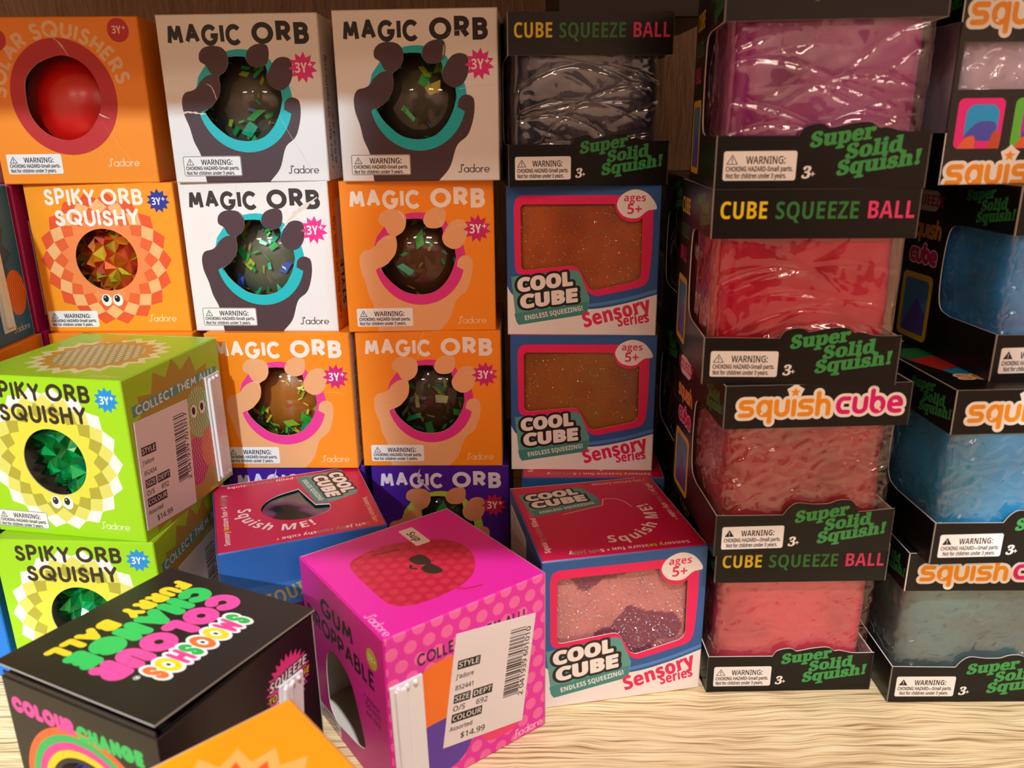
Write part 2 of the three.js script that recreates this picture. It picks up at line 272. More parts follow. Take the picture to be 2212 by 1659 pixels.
// price sticker: same lay-out on two boxes
function sticker(style, digits, faint) {
  return print((x) => {
    fillAll(x, '#e6dfe0');
    const ink = '#171314', tab = (t, a, b, w) => { x.fillStyle = ink; x.fillRect(a, b, w, 78); type(x, t, a + 10, b + 62, 66, '#efeaea', { bold: false, fit: w - 20, stroke: '#efeaea', strokeW: 1 }); };
    tab('STYLE', 60, 240, 270); type(x, "J'adore", 60, 400, 58, ink, { bold: false, fit: 210, stroke: ink, strokeW: 2 }); type(x, style, 60, 500, 58, ink, { bold: false, fit: 230, stroke: ink, strokeW: 2 });
    tab('SIZE', 60, 540, 200); tab('DEPT', 285, 540, 245); type(x, 'O/S', 60, 690, 66, ink, { bold: false, fit: 150, stroke: ink, strokeW: 2 }); type(x, '692', 340, 690, 66, ink, { bold: false, fit: 150, stroke: ink, strokeW: 2 });
    tab('COLOUR', 60, 715, 370); type(x, 'Assorted', 50, 865, 54, ink, { bold: false, fit: 280, stroke: ink, strokeW: 2 }); type(x, '$14.99', 190, 960, 72, ink, { bold: false, fit: 310, stroke: ink, strokeW: 2.5 });
    let y = 100; const s0 = seed; seed = 99; while (y < 720) { const h = 3 + Math.floor(rnd() * 4) * 4; x.fillStyle = ink; x.fillRect(690, y, 200, h); y += h + 4 + Math.floor(rnd() * 3) * 5; } seed = s0;
    type(x, digits, 955, 745, 84, ink, { bold: false, rot: -90, fit: 640, stroke: ink, strokeW: 3 });
  }, 640, { roughness: 0.55 });
}
const P_STICK_G = sticker('852434', '2 041939 701017'), P_STICK_P = sticker('852441', '2 041939 601010');
const P_STICK_PLAIN = P_STICK_G;

function spikeBall(x, cx, cy, rx, ry, base, light, dark) {
  disc(x, cx, cy, rx, base, ry); const s0 = seed; seed = 31;
  x.save(); x.beginPath(); x.ellipse(cx, cy, rx, ry, 0, 0, 7); x.clip();
  for (let j = -6; j <= 6; j++) for (let i = -6; i <= 6; i++) { const px = cx + (i + (j & 1) / 2) * rx / 5, py = cy + j * ry / 5.5, q = rx / 9, p = ry / 9; poly(x, [[px - q, py + p], [px, py - p], [px, py + p]], light); poly(x, [[px + q, py + p], [px, py - p], [px, py + p]], dark); }
  x.restore(); seed = s0;
}
const P_GREEN_SIDE = print((x) => {
  fillAll(x, '#a6d81c'); 
  star(x, 480, 560, 560, 470, 18, '#ab9434'); 
  poly(x, [[58, 172], [948, 180], [948, 230], [58, 240]], '#4f9d98'); glyphs(x, CAPS, 'COLLECT THEM ALL!', 90, 900, 178, 236, { color: '#e9efe4', weight: 22, gap: 34 });
  spikeBall(x, 690, 420, 130, 170, '#9fbe7c', '#cfe0a8', '#7f9c58'); spikeBall(x, 600, 730, 130, 160, '#c52c74', '#e77aa6', '#8f1a50'); spikeBall(x, 780, 690, 110, 140, '#dd7a3c', '#f0a070', '#b2521e');
  for (const ex of [640, 735]) { disc(x, ex, 400, 34, '#f4f2ec', 44); disc(x, ex - 4, 396, 18, '#191816', 26); }
  x.fillStyle = '#a6d81c'; x.fillRect(0, 0, 40, 1000);
}, 768);
const P_GREEN_TOP = print((x) => {
  fillAll(x, '#a2d220'); star(x, 510, 510, 420, 350, 20, '#e3dfa0'); star(x, 510, 510, 352, 300, 20, '#c49c40'); star(x, 330, 130, 120, 90, 12, '#d2b430');
  spikeBall(x, 510, 510, 260, 260, '#b3ac6c', '#d9d2a0', '#8d8a50'); jadore(x, 740, 920, 200, '#cfd98c');
}, 512);

// ---- gum drop carton
const P_GUM_TOP = print((x) => {
  fillAll(x, '#e022a4');
  line(x, curve([[817, 475], [860, 440], [886, 347]], 8), '#c21c4c', 16);
  poly(x, curve([[245, 803], [192, 635], [215, 468], [285, 300], [398, 203], [543, 187], [680, 247], [778, 341], [827, 461], [840, 619], [821, 751], [770, 816], [689, 837], [513, 839], [350, 835]], 6, true), '#b8193c');
  const s0 = seed; seed = 5; x.save(); x.beginPath(); curve([[245, 803], [192, 635], [215, 468], [285, 300], [398, 203], [543, 187], [680, 247], [778, 341], [827, 461], [840, 619], [821, 751], [770, 816], [689, 837], [513, 839], [350, 835]], 6, true).forEach(([a, b], i) => i ? x.lineTo(a, b) : x.moveTo(a, b)); x.clip();
  for (let i = 0; i < 90; i++) disc(x, 190 + (i % 9) * 78 + (Math.floor(i / 9) % 2) * 39, 210 + Math.floor(i / 9) * 68, 26, '#c42a48'); x.restore(); seed = s0;
  line(x, [[251, 665], [281, 516]], '#7e1226', 15);
  poly(x, curve([[410, 520], [402, 450], [440, 428], [520, 438], [522, 470], [490, 515]], 5, true), '#26261e'); poly(x, curve([[536, 512], [524, 452], [560, 436], [634, 432], [640, 480], [590, 520]], 5, true), '#26261e'); line(x, [[500, 452], [545, 455]], '#26261e', 14);
  line(x, curve([[478, 545], [500, 560], [532, 542]], 5), '#26261e', 16);
  rrect(x, 88, 310, 224, 98, 14, '#efe3e0'); type(x, 'Sup', 200, 384, 70, '#221a1c', { align: 'center' });
  jadore(x, 765, 950, 215, '#f3b8dc');
}, 1024);
const gumDots = (x) => { fillAll(x, '#e426a6'); for (let j = -1; j < 12; j++) for (let i = -1; i < 11; i++) disc(x, 91 + i * 106 + (j & 1) * 55, 10 + j * 88, 36, '#f068ac'); };
const P_GUM_RIGHT = print((x) => {
  gumDots(x);
  glyphs(x, CAPS, 'COLLECT THEM ALL!', 180, 850, 160, 232, { color: '#2a1a2c', weight: 24, gap: 34 });
  rrect(x, 120, 250, 400, 390, 190, '#f4761c'); rrect(x, 90, 610, 400, 330, 160, '#5a35a8'); rrect(x, 540, 640, 300, 270, 110, '#f03a78');
  jadore(x, 765, 945, 205, '#f6cde6');
}, 1024);
const P_GUM_FRONT = print((x) => {
  fillAll(x, '#df1fa2');
  glyphs(x, CAPS, 'GUM', 262, 655, 120, 232, { color: '#1c1320', weight: 25, gap: 40 });
  glyphs(x, CAPS, 'DROPPABLE', 60, 880, 262, 372, { color: '#1c1320', weight: 25, gap: 36 });
  disc(x, 863, 183, 58, '#c2c428', 58); type(x, '3Y+', 863, 204, 56, '#f3efd0', { align: 'center', fit: 86 });
  type(x, '• please', 740, 480, 46, '#3a1230'); type(x, 'DO NOT', 750, 528, 46, '#3a1230'); type(x, 'eat this', 750, 576, 46, '#3a1230');
  warning(x, 60, 900, 330, 90);
}, 768);
const GUM_HOLE = curve([[263, 560], [300, 470], [380, 422], [480, 430], [580, 485], [640, 600], [690, 740], [705, 830], [640, 868], [480, 895], [340, 905], [265, 850], [250, 700]], 5, true);

// ---- colour change carton
const turned = (x, deg, f) => { x.save(); x.translate(500, 500); x.rotate(deg * D2R); x.translate(-500, -500); f(); x.restore(); };
const P_FUR_TOP = print((x) => {
  fillAll(x, '#141213');
  turned(x, 90, () => {       // reads from the far edge towards the near one
    glyphs(x, CAPS, 'SMOOSHOS', 215, 770, 205, 355, { weight: 38, gap: 40, cap: 'round', outline: '#f3f2ee', outlineW: 36, colors: ['#22b04c', '#e8408c', '#f0d020', '#f4702c', '#22b04c', '#e8408c', '#f0d020', '#f4702c'] });
    type(x, '®', 790, 340, 40, '#f3f2ee');
    glyphs(x, CAPS, 'COLOUR', 84, 880, 370, 560, { color: '#f0489c', weight: 60, gap: 62, cap: 'round' });
    glyphs(x, CAPS, 'CHANGE', 92, 872, 560, 740, { color: '#2cc05a', weight: 60, gap: 62, cap: 'round' });
    glyphs(x, CAPS, 'FURRY', 88, 470, 738, 860, { color: '#e6cc28', weight: 50, gap: 56, cap: 'round' });
    glyphs(x, CAPS, 'BALL', 530, 872, 738, 860, { color: '#e6cc28', weight: 50, gap: 56, cap: 'round' });
  });
}, 1024);
const P_FUR_FRONT = print((x) => {
  fillAll(x, '#181314');
  [['#f2662e', 440], ['#2cb45a', 400], ['#e8408c', 360], ['#f0cc20', 318], ['#181314', 276]].forEach(([c, r]) => disc(x, 490, 560, r, c, r * 0.95));
  glyphs(x, CAPS, 'COLOUR', 40, 462, 92, 178, { color: '#f0489c', weight: 52, gap: 54, cap: 'round' });
  glyphs(x, CAPS, 'CHANGE', 478, 892, 104, 188, { color: '#2cc05a', weight: 52, gap: 54, cap: 'round' });
}, 768);
const P_FUR_RIGHT = print((x) => {
  fillAll(x, '#191314'); star(x, 775, 262, 165, 128, 26, '#ec3c90');
  type(x, 'SQUEEZE', 775, 240, 66, '#f4f0ec', { align: 'center', skew: -0.2, fit: 0, stroke: '#191314', strokeW: 14 }); type(x, 'TO MAKE THE', 775, 300, 48, '#f0d020', { align: 'center', skew: -0.2, stroke: '#191314', strokeW: 12 }); type(x, 'COLOUR', 775, 352, 56, '#f4f0ec', { align: 'center', skew: -0.2, stroke: '#191314', strokeW: 12 });
}, 768);

// ---- glitter cube cartons
const COOL_HOLE = [[92, 143], [111, 122], ...curve([[703, 122], [712, 162], [738, 204], [782, 231], [841, 237], [884, 215]], 4), ...curve([[888, 574], [877, 608], [845, 631]], 4), ...curve([[583, 691], [550, 677], [522, 630]], 4), ...curve([[492, 574], [463, 534], [430, 525]], 4), ...curve([[127, 554], [104, 547], [94, 527]], 4)];
function coolLogo(x, a, b, k) {      // teal plate with the two words; drawn in a 560 x 400 field
  x.save(); x.translate(a, b); x.scale(k, k);
  poly(x, [[0, 46], [426, 0], [459, 22], [525, 189], [511, 301], [48, 378], [31, 351]], '#5b9e94'); poly(x, [[20, 300], [515, 215], [511, 301], [48, 378], [31, 351]], '#3f8c85');
  for (const [s, w, px, py, sz] of [['COOL', 372, 42, 148, 120], ['CUBE', 392, 60, 262, 120]]) type(x, s, px, py, sz, '#f3ece6', { rot: -7.5, skew: -0.08, fit: w, stroke: '#171417', strokeW: 44 });
  for (const [s, w, px, py, sz] of [['COOL', 372, 42, 148, 120], ['CUBE', 392, 60, 262, 120]]) type(x, s, px, py, sz, '#f3ece6', { rot: -7.5, skew: -0.08, fit: w, stroke: '#f3ece6', strokeW: 12 });
  type(x, 'ENDLESS SQUEEZING!', 90, 346, 46, '#f0ede6', { rot: -10.5, fit: 400 });
  x.restore();
}
const P_COOL_FRONT = print((x) => {
  fillAll(x, '#efe9e6');
  poly(x, [[0, 0], [1000, 0], [1000, 716], ...curve([[994, 717], [800, 775], [571, 817], [300, 800], [42, 725], [0, 661]], 6)], '#2a5c9e');
  line(x, curve([[994, 690], [800, 748], [571, 790], [520, 790]], 6), '#4f86c6', 22);
  poly(x, [...curve([[49, 143], [63, 85], [101, 64]], 4), ...curve([[900, 64], [926, 70], [944, 110], [941, 585], [923, 642], [886, 667]], 5), ...curve([[640, 722], [600, 728], [556, 714], [522, 677]], 4), ...curve([[464, 590], [450, 560], [420, 554]], 4), ...curve([[110, 586], [66, 569], [53, 523]], 4)], '#e8185e');
  coolLogo(x, 27, 552, 1);
  type(x, 'Sensory', 518, 946, 136, '#e0205c', { rot: -15, fit: 462, stroke: '#e0205c', strokeW: 5 }); type(x, 'Series', 744, 938, 94, '#e0205c', { rot: -9, fit: 214, stroke: '#e0205c', strokeW: 3 });
  poly(x, curve([[716, 130], [745, 66], [830, 30], [915, 60], [972, 152], [915, 165], [850, 212], [760, 198]], 6, true), '#f1eae6');
  type(x, 'ages', 830, 106, 66, '#e0205c', { align: 'center' }); type(x, '5+', 830, 186, 90, '#e0205c', { align: 'center' });
});
const D_HOLE = [[258, 451], [543, 374], ...curve([[569, 286], [640, 292], [690, 340], [722, 430], [719, 523], [684, 612], [617, 674], [540, 712], [465, 712], [380, 672], [310, 590], [258, 451]], 5).slice(0, -1)];
const P_COOL_TOP = print((x) => {
  fillAll(x, '#d0144e');
  coolLogo(x, 35, 75, 0.97);
  arcType(x, 'Squish ME!', 500, 515, 265, 192, 70, 116, '#f3e6e0', { flip: true });
  line(x, [[258, 451], [543, 374], ...curve([[569, 286], [640, 292], [690, 340], [722, 430]], 4)], '#f0c9c4', 7);
  const run = 'Soft Jelly Squishy cube • Sensory texture fun • ', tint = (i) => { const k = i % run.length; return (k > 10 && k < 19) ? '#9d8f66' : (k > 41 && k < 46) ? '#e6dc30' : (k > 24 && k < 33) ? '#a0907c' : '#f1e4de'; };
  const edge = (rot, s) => turned(x, rot, () => { x.font = 'bold 50px sans-serif'; let px = 90; [...s].forEach((c, i) => { x.fillStyle = tint(i + (rot ? rot / 5 : 0) | 0); x.fillText(c, px, 78); px += x.measureText(c).width; }); });
  edge(90, 'Soft Jelly Squishy cube •'); edge(180, 'Sensory texture fun • Soft Jelly'); edge(270, 'Squishy cube filled fun.'); turned(x, 0, () => { type(x, 'Sensory texture fun •', 560, 66, 46, '#e8c9b6', { fit: 380 }); });
});
const P_COOL_SIDE = print((x) => {
  fillAll(x, '#3a70b8'); x.fillStyle = '#2f62a8'; x.fillRect(0, 0, 1000, 260); 
  type(x, 'SQUISHY', 250, 420, 130, '#b9a15a', { rot: -14, fit: 420 }); type(x, 'TEXTURE', 690, 300, 120, '#e6e3e6', { rot: -8, fit: 380 });
  rrect(x, 160, 420, 700, 560, 60, '#7c1a52'); disc(x, 500, 720, 210, '#bb3a78');
}, 512);
const P_COOL_SIDE_L = print((x) => { fillAll(x, '#2a5c9e'); rrect(x, 40, 90, 520, 560, 30, '#d8d3d0'); for (let j = 0; j < 12; j++) line(x, [[80, 150 + j * 40], [500 - (j % 3) * 60, 150 + j * 40]], '#7a7672', 10, 'butt'); poly(x, [[300, 1000], [700, 620], [1000, 760], [1000, 1000]], '#8a2340'); }, 512);

// ---- black window cartons
const SQ_BOTTOM = [[0, 748], [384, 751], ...curve([[386, 751], [407, 716], [442, 702], [494, 698], [525, 717]], 4), ...curve([[540, 716], [632, 697], [716, 694], [758, 720]], 4), ...curve([[775, 716], [797, 718], [863, 734], [1000, 735]], 4)];
const SQ_BOTTOM_LOGO = [[0, 750], [371, 757], ...curve([[373, 757], [401, 716], [440, 687], [523, 694]], 4), ...curve([[540, 696], [627, 693], [673, 676], [743, 678], [773, 706], [796, 750]], 5), [1000, 735]];
function superSolid(x, a, b, k, c) { x.save(); x.translate(a, b); x.scale(k, k); for (const [s, px, py, w] of [['Super', 6, 104, 300], ['Solid', 176, 158, 264], ['Squish!', 142, 236, 392]]) type(x, s, px, py, 92, c, { font: 'serif', rot: -8, skew: -0.2, fit: w, stroke: c, strokeW: 7 }); x.restore(); }
function squishLogo(x, a, b, w) {
  const k = w / 1000; x.save(); x.translate(a, b); x.scale(k, k);
  const word = (outline) => {
    glyphs(x, TECH, 'squish', 20, 560, 60, 176, { color: outline ? '#f4efe8' : '#f29a1e', weight: 30, gap: 40, cap: 'round', outline: outline && '#f4efe8', outlineW: 42 });
    glyphs(x, TECH, 'cube', 590, 985, 52, 168, { color: outline ? '#f4efe8' : '#e0187c', weight: 30, gap: 40, cap: 'round', outline: outline && '#f4efe8', outlineW: 42 });
  };
  word(true); star(x, 346, 20, 54, 40, 5, '#f4efe8'); word(false); star(x, 346, 24, 30, 14, 5, '#f29a1e');
  for (const [px, py, r] of [[172, 126, 13], [158, 150, 8], [835, 118, 14], [850, 140, 8], [930, 92, 9]]) disc(x, px, py, r, '#f8efe4');
  x.restore();
}
const sqBase = (x, filled) => {
  fillAll(x, '#121010');
  warning(x, 40, 820, 348, 140, { filled }); type(x, '3', 414, 950, 78, '#f1eeea', { font: 'serif', skew: -0.15, stroke: '#f1eeea', strokeW: 3 }); type(x, '+', 456, 945, 44, '#f1eeea');
  superSolid(x, 436, 702, 1, '#3f9a50');
};
const BLACK_FINISH = { roughness: 0.3, specularIntensity: 0.6 };
const P_SQ_CUBE = print((x) => { sqBase(x, false); type(x, 'CUBE', 36, 142, 116, '#f0d420', { fit: 238 }); type(x, 'SQUEEZE', 306, 143, 116, '#37803e', { fit: 408 }); type(x, 'BALL', 745, 142, 116, '#ea3f7c', { fit: 234 }); }, 768, BLACK_FINISH);
const P_SQ_LOGO = print((x) => { sqBase(x, true); squishLogo(x, 58, 20, 915); }, 768, BLACK_FINISH);
const sideArt = (x, logo) => {
  fillAll(x, '#121010');
  superSolid(x, 560, 20, 0.8, '#2e7c44');
  if (logo) { rrect(x, 60, 70, 260, 120, 50, '#ead9dc'); type(x, 'SQUEEZE', 190, 158, 84, '#d01a5c', { align: 'center', fit: 0 }); x.save(); x.translate(40, 260); glyphs(x, TECH, 'squish', 0, 340, 0, 90, { color: '#e09a4c', weight: 40, gap: 34, cap: 'round' }); glyphs(x, TECH, 'cube', 40, 330, 150, 240, { color: '#d01a6c', weight: 40, gap: 34, cap: 'round', outline: '#e8c4d4', outlineW: 30 }); x.restore(); }
  else { type(x, 'CUBE', 40, 190, 130, '#e2c024', { fit: 300 }); type(x, 'SQUEEZE', 40, 330, 110, '#2f6e3a', { fit: 310 }); type(x, 'BALL', 60, 470, 120, '#d0306c', { fit: 240 }); }
  rrect(x, 40, 560, 330, 400, 40, '#d8b424'); rrect(x, 76, 596, 260, 330, 30, '#4682b4'); poly(x, [[90, 900], [220, 700], [330, 800], [330, 926], [90, 926]], '#5a4aa0');
};
const flipX = (x, f) => { x.save(); x.translate(1000, 0); x.scale(-1, 1); f(); x.restore(); };
const P_SQ_SIDE = print((x) => sideArt(x, false), 512, BLACK_FINISH), P_SQ_SIDE_LOGO = print((x) => sideArt(x, true), 512, BLACK_FINISH);
const P_SQ_SIDE_R = print((x) => { fillAll(x, '#121010'); superSolid(x, 60, 20, 0.8, '#2e7c44'); rrect(x, 620, 560, 330, 400, 40, '#d8b424'); rrect(x, 650, 596, 260, 330, 30, '#4682b4'); }, 512);
const P_SQ_TOP = print((x) => { fillAll(x, '#121010'); poly(x, [[0, 200], [700, 60], [760, 120], [40, 420]], '#1f7a4a'); poly(x, [[40, 420], [760, 120], [860, 240], [120, 640]], '#c0302c'); poly(x, [[120, 640], [500, 470], [560, 560], [160, 760]], '#2a8fc0'); x.save(); x.translate(0, 640); squishLogo(x, 120, 40, 760); x.restore(); }, 512);
const P_SQ_BACK = print((x) => {
  fillAll(x, '#131112'); squishLogo(x, 20, 90, 960);
  for (const [a, bg, blob, dk] of [[45, '#ec1a88', '#12a4ee', '#4a52c4'], [330, '#62c238', '#c02ac0', '#7a2fb4'], [615, '#f0c020', '#ee3a98', '#b0207c']]) {
    rrect(x, a, 585, 235, 240, 30, bg); rrect(x, a + 45, 615, 165, 170, 45, blob); poly(x, curve([[a + 50, 770], [a + 110, 700], [a + 200, 705], [a + 190, 780], [a + 110, 785]], 5, true), dk);
    poly(x, curve([[a + 20, 825], [a + 60, 770], [a + 100, 765], [a + 110, 825]], 4), '#e8653c'); poly(x, curve([[a + 170, 825], [a + 200, 740], [a + 232, 760], [a + 232, 825]], 4), '#c9502e');
  }
  squishLogo(x, 10, 838, 960);
});
const P_BLUE_FACE = print((x) => { fillAll(x, '#1e6a94'); star(x, 480, 430, 420, 350, 16, '#17506e'); spikeBall(x, 880, 690, 105, 150, '#e86a2a', '#f49a5c', '#b84a18'); spikeBall(x, 430, 760, 150, 170, '#c81e5a', '#e8608c', '#8a1440'); spikeBall(x, 430, 380, 150, 180, '#6aa82c', '#9cd05c', '#447818'); type(x, 'COLLECT THEM ALL!', 90, 140, 90, '#e6e2d6', { fit: 800 }); jadore(x, 780, 915, 180, '#e6e2d6'); }, 512);
const P_STAR_TOP = print((x) => { fillAll(x, '#fba60c'); star(x, 500, 500, 420, 340, 18, '#f7bc62'); star(x, 500, 500, 350, 270, 18, '#ee6224'); spikeBall(x, 500, 500, 250, 250, '#e8722c', '#f6a45c', '#c2521c'); jadore(x, 740, 920, 190, '#f7dcb0'); }, 512);

// ------------------------------------------------------------------ woods
function woodMat(base, dark, light, n, wM, hM, rough, streak = 1) {
  const d = new Uint8Array(n * n * 4), B = new THREE.Color(base), Dk = new THREE.Color(dark), Li = new THREE.Color(light), c = new THREE.Color();
  const bump = new Uint8Array(n * n * 4);
  for (let j = 0; j < n; j++) for (let i = 0; i < n; i++) {
    const u = i / n * wM, v = j / n * hM, wob = noise3(u * 9, v * 26, 1) * 0.003 + noise3(u * 30, v * 70, 4) * 0.0012;
    const y = v + wob, a = noise3(u * 22, y * 1150, 2), b = noise3(u * 12, y * 420, 3), e = noise3(u * 40, y * 2200, 8), k = noise3(u * 3, v * 9, 11);
    let q = 0.5 + 0.36 * a + 0.2 * b + 0.22 * e + 0.07 * k; q = Math.min(1, Math.max(0, q));
    c.copy(B); if (q < 0.5) c.lerp(Dk, (0.5 - q) * 1.7 * streak); else c.lerp(Li, (q - 0.5) * 1.5 * streak);
    const o = (j * n + i) * 4; c.convertLinearToSRGB(); d[o] = c.r * 255; d[o + 1] = c.g * 255; d[o + 2] = c.b * 255; d[o + 3] = 255; c.convertSRGBToLinear();
    const h = 128 + 90 * Math.max(-1, Math.min(1, 0.7 * a + 0.4 * e)); bump[o] = bump[o + 1] = bump[o + 2] = h; bump[o + 3] = 255;
  }
  const t = new THREE.DataTexture(d, n, n); t.colorSpace = THREE.SRGBColorSpace; t.magFilter = THREE.LinearFilter; t.wrapS = t.wrapT = THREE.MirroredRepeatWrapping; t.needsUpdate = true;
  const bt = new THREE.DataTexture(bump, n, n); bt.magFilter = THREE.LinearFilter; bt.wrapS = bt.wrapT = THREE.MirroredRepeatWrapping; bt.needsUpdate = true;
  t.repeat.set(1 / wM, 1 / hM); bt.repeat.set(1 / wM, 1 / hM);
  return new THREE.MeshPhysicalMaterial({ map: t, bumpMap: bt, bumpScale: 0.00025, roughness: rough });
}
const WOOD = woodMat('#e6cf9c', '#86603a', '#f8ecc6', 1536, 0.5, 0.3, 0.5, 1.3);
const WOOD_BACK = woodMat('#a88a76', '#70564a', '#c4a894', 512, 0.5, 0.25, 0.55, 0.9);
function slab(w, h, d, uv) {   // box with uv in metres; uv picks the grain direction
  const g = new THREE.BoxGeometry(w, h, d), p = g.attributes.position, nn = g.attributes.normal, u = g.attributes.uv;
  for (let i = 0; i < p.count; i++) { const n = [nn.getX(i), nn.getY(i), nn.getZ(i)], q = [p.getX(i), p.getY(i), p.getZ(i)]; let a, b; if (Math.abs(n[1]) > 0.5) [a, b] = [q[0], q[2]]; else if (Math.abs(n[2]) > 0.5) [a, b] = uv === 'v' ? [q[1], q[0]] : [q[0], q[1]]; else [a, b] = uv === 'v' ? [q[1], q[2]] : [q[2], q[1]]; u.setXY(i, a + 3, b + 3); }
  return g;
}
// ------------------------------------------------------------------ the room and the shelving
function struct(name, geo, mat, pos) { const m = new THREE.Mesh(geo, mat); m.name = name; m.position.set(...pos); m.castShadow = m.receiveShadow = true; m.userData = { kind: 'structure', label: { floor: 'beige vinyl floor of the shop', ceiling: 'cream painted ceiling of the shop' }[name] ?? 'cream painted wall of the shop', category: name.split('_')[0] }; scene.add(m); }
const ROOM = std(0xdccbbd, 0.9), RX = 2.6, RZ0 = -0.75, RZ1 = 3.6;  // shop shell out of view; its warm surfaces bounce light onto the boxes
struct('floor', new THREE.BoxGeometry(2 * RX, 0.1, RZ1 - RZ0), std(0xc2b09c, 0.5), [0, FLOOR_Y - 0.05, (RZ0 + RZ1) / 2]);
struct('ceiling', new THREE.BoxGeometry(2 * RX, 0.1, RZ1 - RZ0), std(0xe2d6ca, 0.9), [0, CEIL_Y + 0.05, (RZ0 + RZ1) / 2]);
struct('wall_back', new THREE.BoxGeometry(2 * RX, CEIL_Y - FLOOR_Y, 0.1), ROOM, [0, (CEIL_Y + FLOOR_Y) / 2, RZ0 - 0.05]);
struct('wall_front', new THREE.BoxGeometry(2 * RX, CEIL_Y - FLOOR_Y, 0.1), ROOM, [0, (CEIL_Y + FLOOR_Y) / 2, RZ1 + 0.05]);
struct('wall_left', new THREE.BoxGeometry(0.1, CEIL_Y - FLOOR_Y, RZ1 - RZ0), ROOM, [-RX - 0.05, (CEIL_Y + FLOOR_Y) / 2, (RZ0 + RZ1) / 2]);
struct('wall_right', new THREE.BoxGeometry(0.1, CEIL_Y - FLOOR_Y, RZ1 - RZ0), ROOM, [RX + 0.05, (CEIL_Y + FLOOR_Y) / 2, (RZ0 + RZ1) / 2]);
{
  const s = thing('display_shelf', 'wooden shop shelf unit that all the toy boxes stand on', 'shelf', [0, FLOOR_Y, 0]);
  const put = (n, g, m, x, y, z) => part(n, g, m, s).position.set(x, y - FLOOR_Y, z);
  put('shelf_board', slab(1.3, 0.025, 0.5), WOOD, 0, -0.0125, -0.35);
  put('shelf_board', slab(1.3, 0.025, 0.448), WOOD, 0, 0.4175, -0.376);  // upper board out of view, placed so its edge shades the top row
  put('back_panel', slab(1.34, 2.0, 0.02, 'v'), WOOD_BACK, 0, FLOOR_Y + 1.0, -0.61);
  for (const q of [-1, 1]) put('side_panel', slab(0.02, 2.0, 0.5, 'v'), WOOD_BACK, q * 0.66, FLOOR_Y + 1.0, -0.35);
  put('shelf_board', slab(1.3, 0.025, 0.5), WOOD, 0, -0.5, -0.35);
  put('plinth', slab(1.3, 0.1, 0.46), WOOD_BACK, 0, FLOOR_Y + 0.05, -0.36);
}

// ------------------------------------------------------------------ contents of the boxes
const shellMats = {};
function foilOrb([x, y, z], yaw, label, body, tints, sd) {
  const r = 0.0372, o = thing('squishy_orb', label, 'ball', [x, y + T + 0.0002, z], yaw, 'foil filled squishy orbs'), s0 = seed; seed = sd;
  shellMats[body] ??= new THREE.MeshPhysicalMaterial({ color: new THREE.Color(body).lerp(new THREE.Color(0xffffff), 0.75), roughness: 0.05, transmission: 0.99, thickness: 0, ior: 1.45 });
  part('shell', new THREE.SphereGeometry(r, 64, 40), shellMats[body], o).position.y = r;
  shellMats[body + 'c'] ??= std(body, 0.4);
  part('core', new THREE.SphereGeometry(r * 0.82, 40, 28), shellMats[body + 'c'], o).position.y = r;
  const P = [], C = [], I = [], q = new THREE.Vector3(), n = new THREE.Vector3(), a = new THREE.Vector3(), b = new THREE.Vector3(), col = new THREE.Color();
  for (let k = 0; k < 250; k++) {
    n.set(rr(-1, 1), rr(-1, 0.8), rr(0, 1)).normalize(); if (noise3(n.x * 2.2 + sd, n.y * 2.2, n.z) < -0.15) continue; q.copy(n).multiplyScalar(r * rr(0.84, 0.9)).add(new THREE.Vector3(0, r, 0));
    n.add(new THREE.Vector3(rr(-0.45, 0.45), rr(-0.3, 0.6), rr(0, 0.4))).normalize();
    a.set(rr(-1, 1), rr(-1, 1), rr(-1, 1)).cross(n).normalize(); b.crossVectors(n, a);
    const big = rnd() < 0.34, sa = big ? rr(0.0024, 0.005) : rr(0.0009, 0.0026), sb = sa * rr(0.2, 0.75); col.set(tints[Math.floor(rnd() * tints.length)]); const m = P.length / 3, v = 4, skew = rr(-0.5, 0.5);
    for (const [ea, eb] of [[-1, -1], [1, -0.7], [0.8, 1], [-0.9, 0.6]]) { const wa = ea * sa + eb * skew * sa, wb = eb * sb; P.push(q.x + a.x * wa + b.x * wb, q.y + a.y * wa + b.y * wb, q.z + a.z * wa + b.z * wb); const k = rr(0.7, 1.25); C.push(Math.min(1, col.r * k), Math.min(1, col.g * k), Math.min(1, col.b * k)); }
    for (let i = 1; i < v - 1; i++) I.push(m, m + i, m + i + 1);
  }
  const g = new THREE.BufferGeometry(); g.setAttribute('position', new THREE.Float32BufferAttribute(P, 3)); g.setAttribute('color', new THREE.Float32BufferAttribute(C, 3)); g.setIndex(I); g.computeVertexNormals();
  shellMats.foil ??= new THREE.MeshPhysicalMaterial({ color: 0xffffff, vertexColors: true, metalness: 0.1, roughness: 0.2, clearcoat: 0.6, side: THREE.DoubleSide });
  part('foil_flakes', g, shellMats.foil, o).userData.kind = 'stuff';
  seed = s0;
}
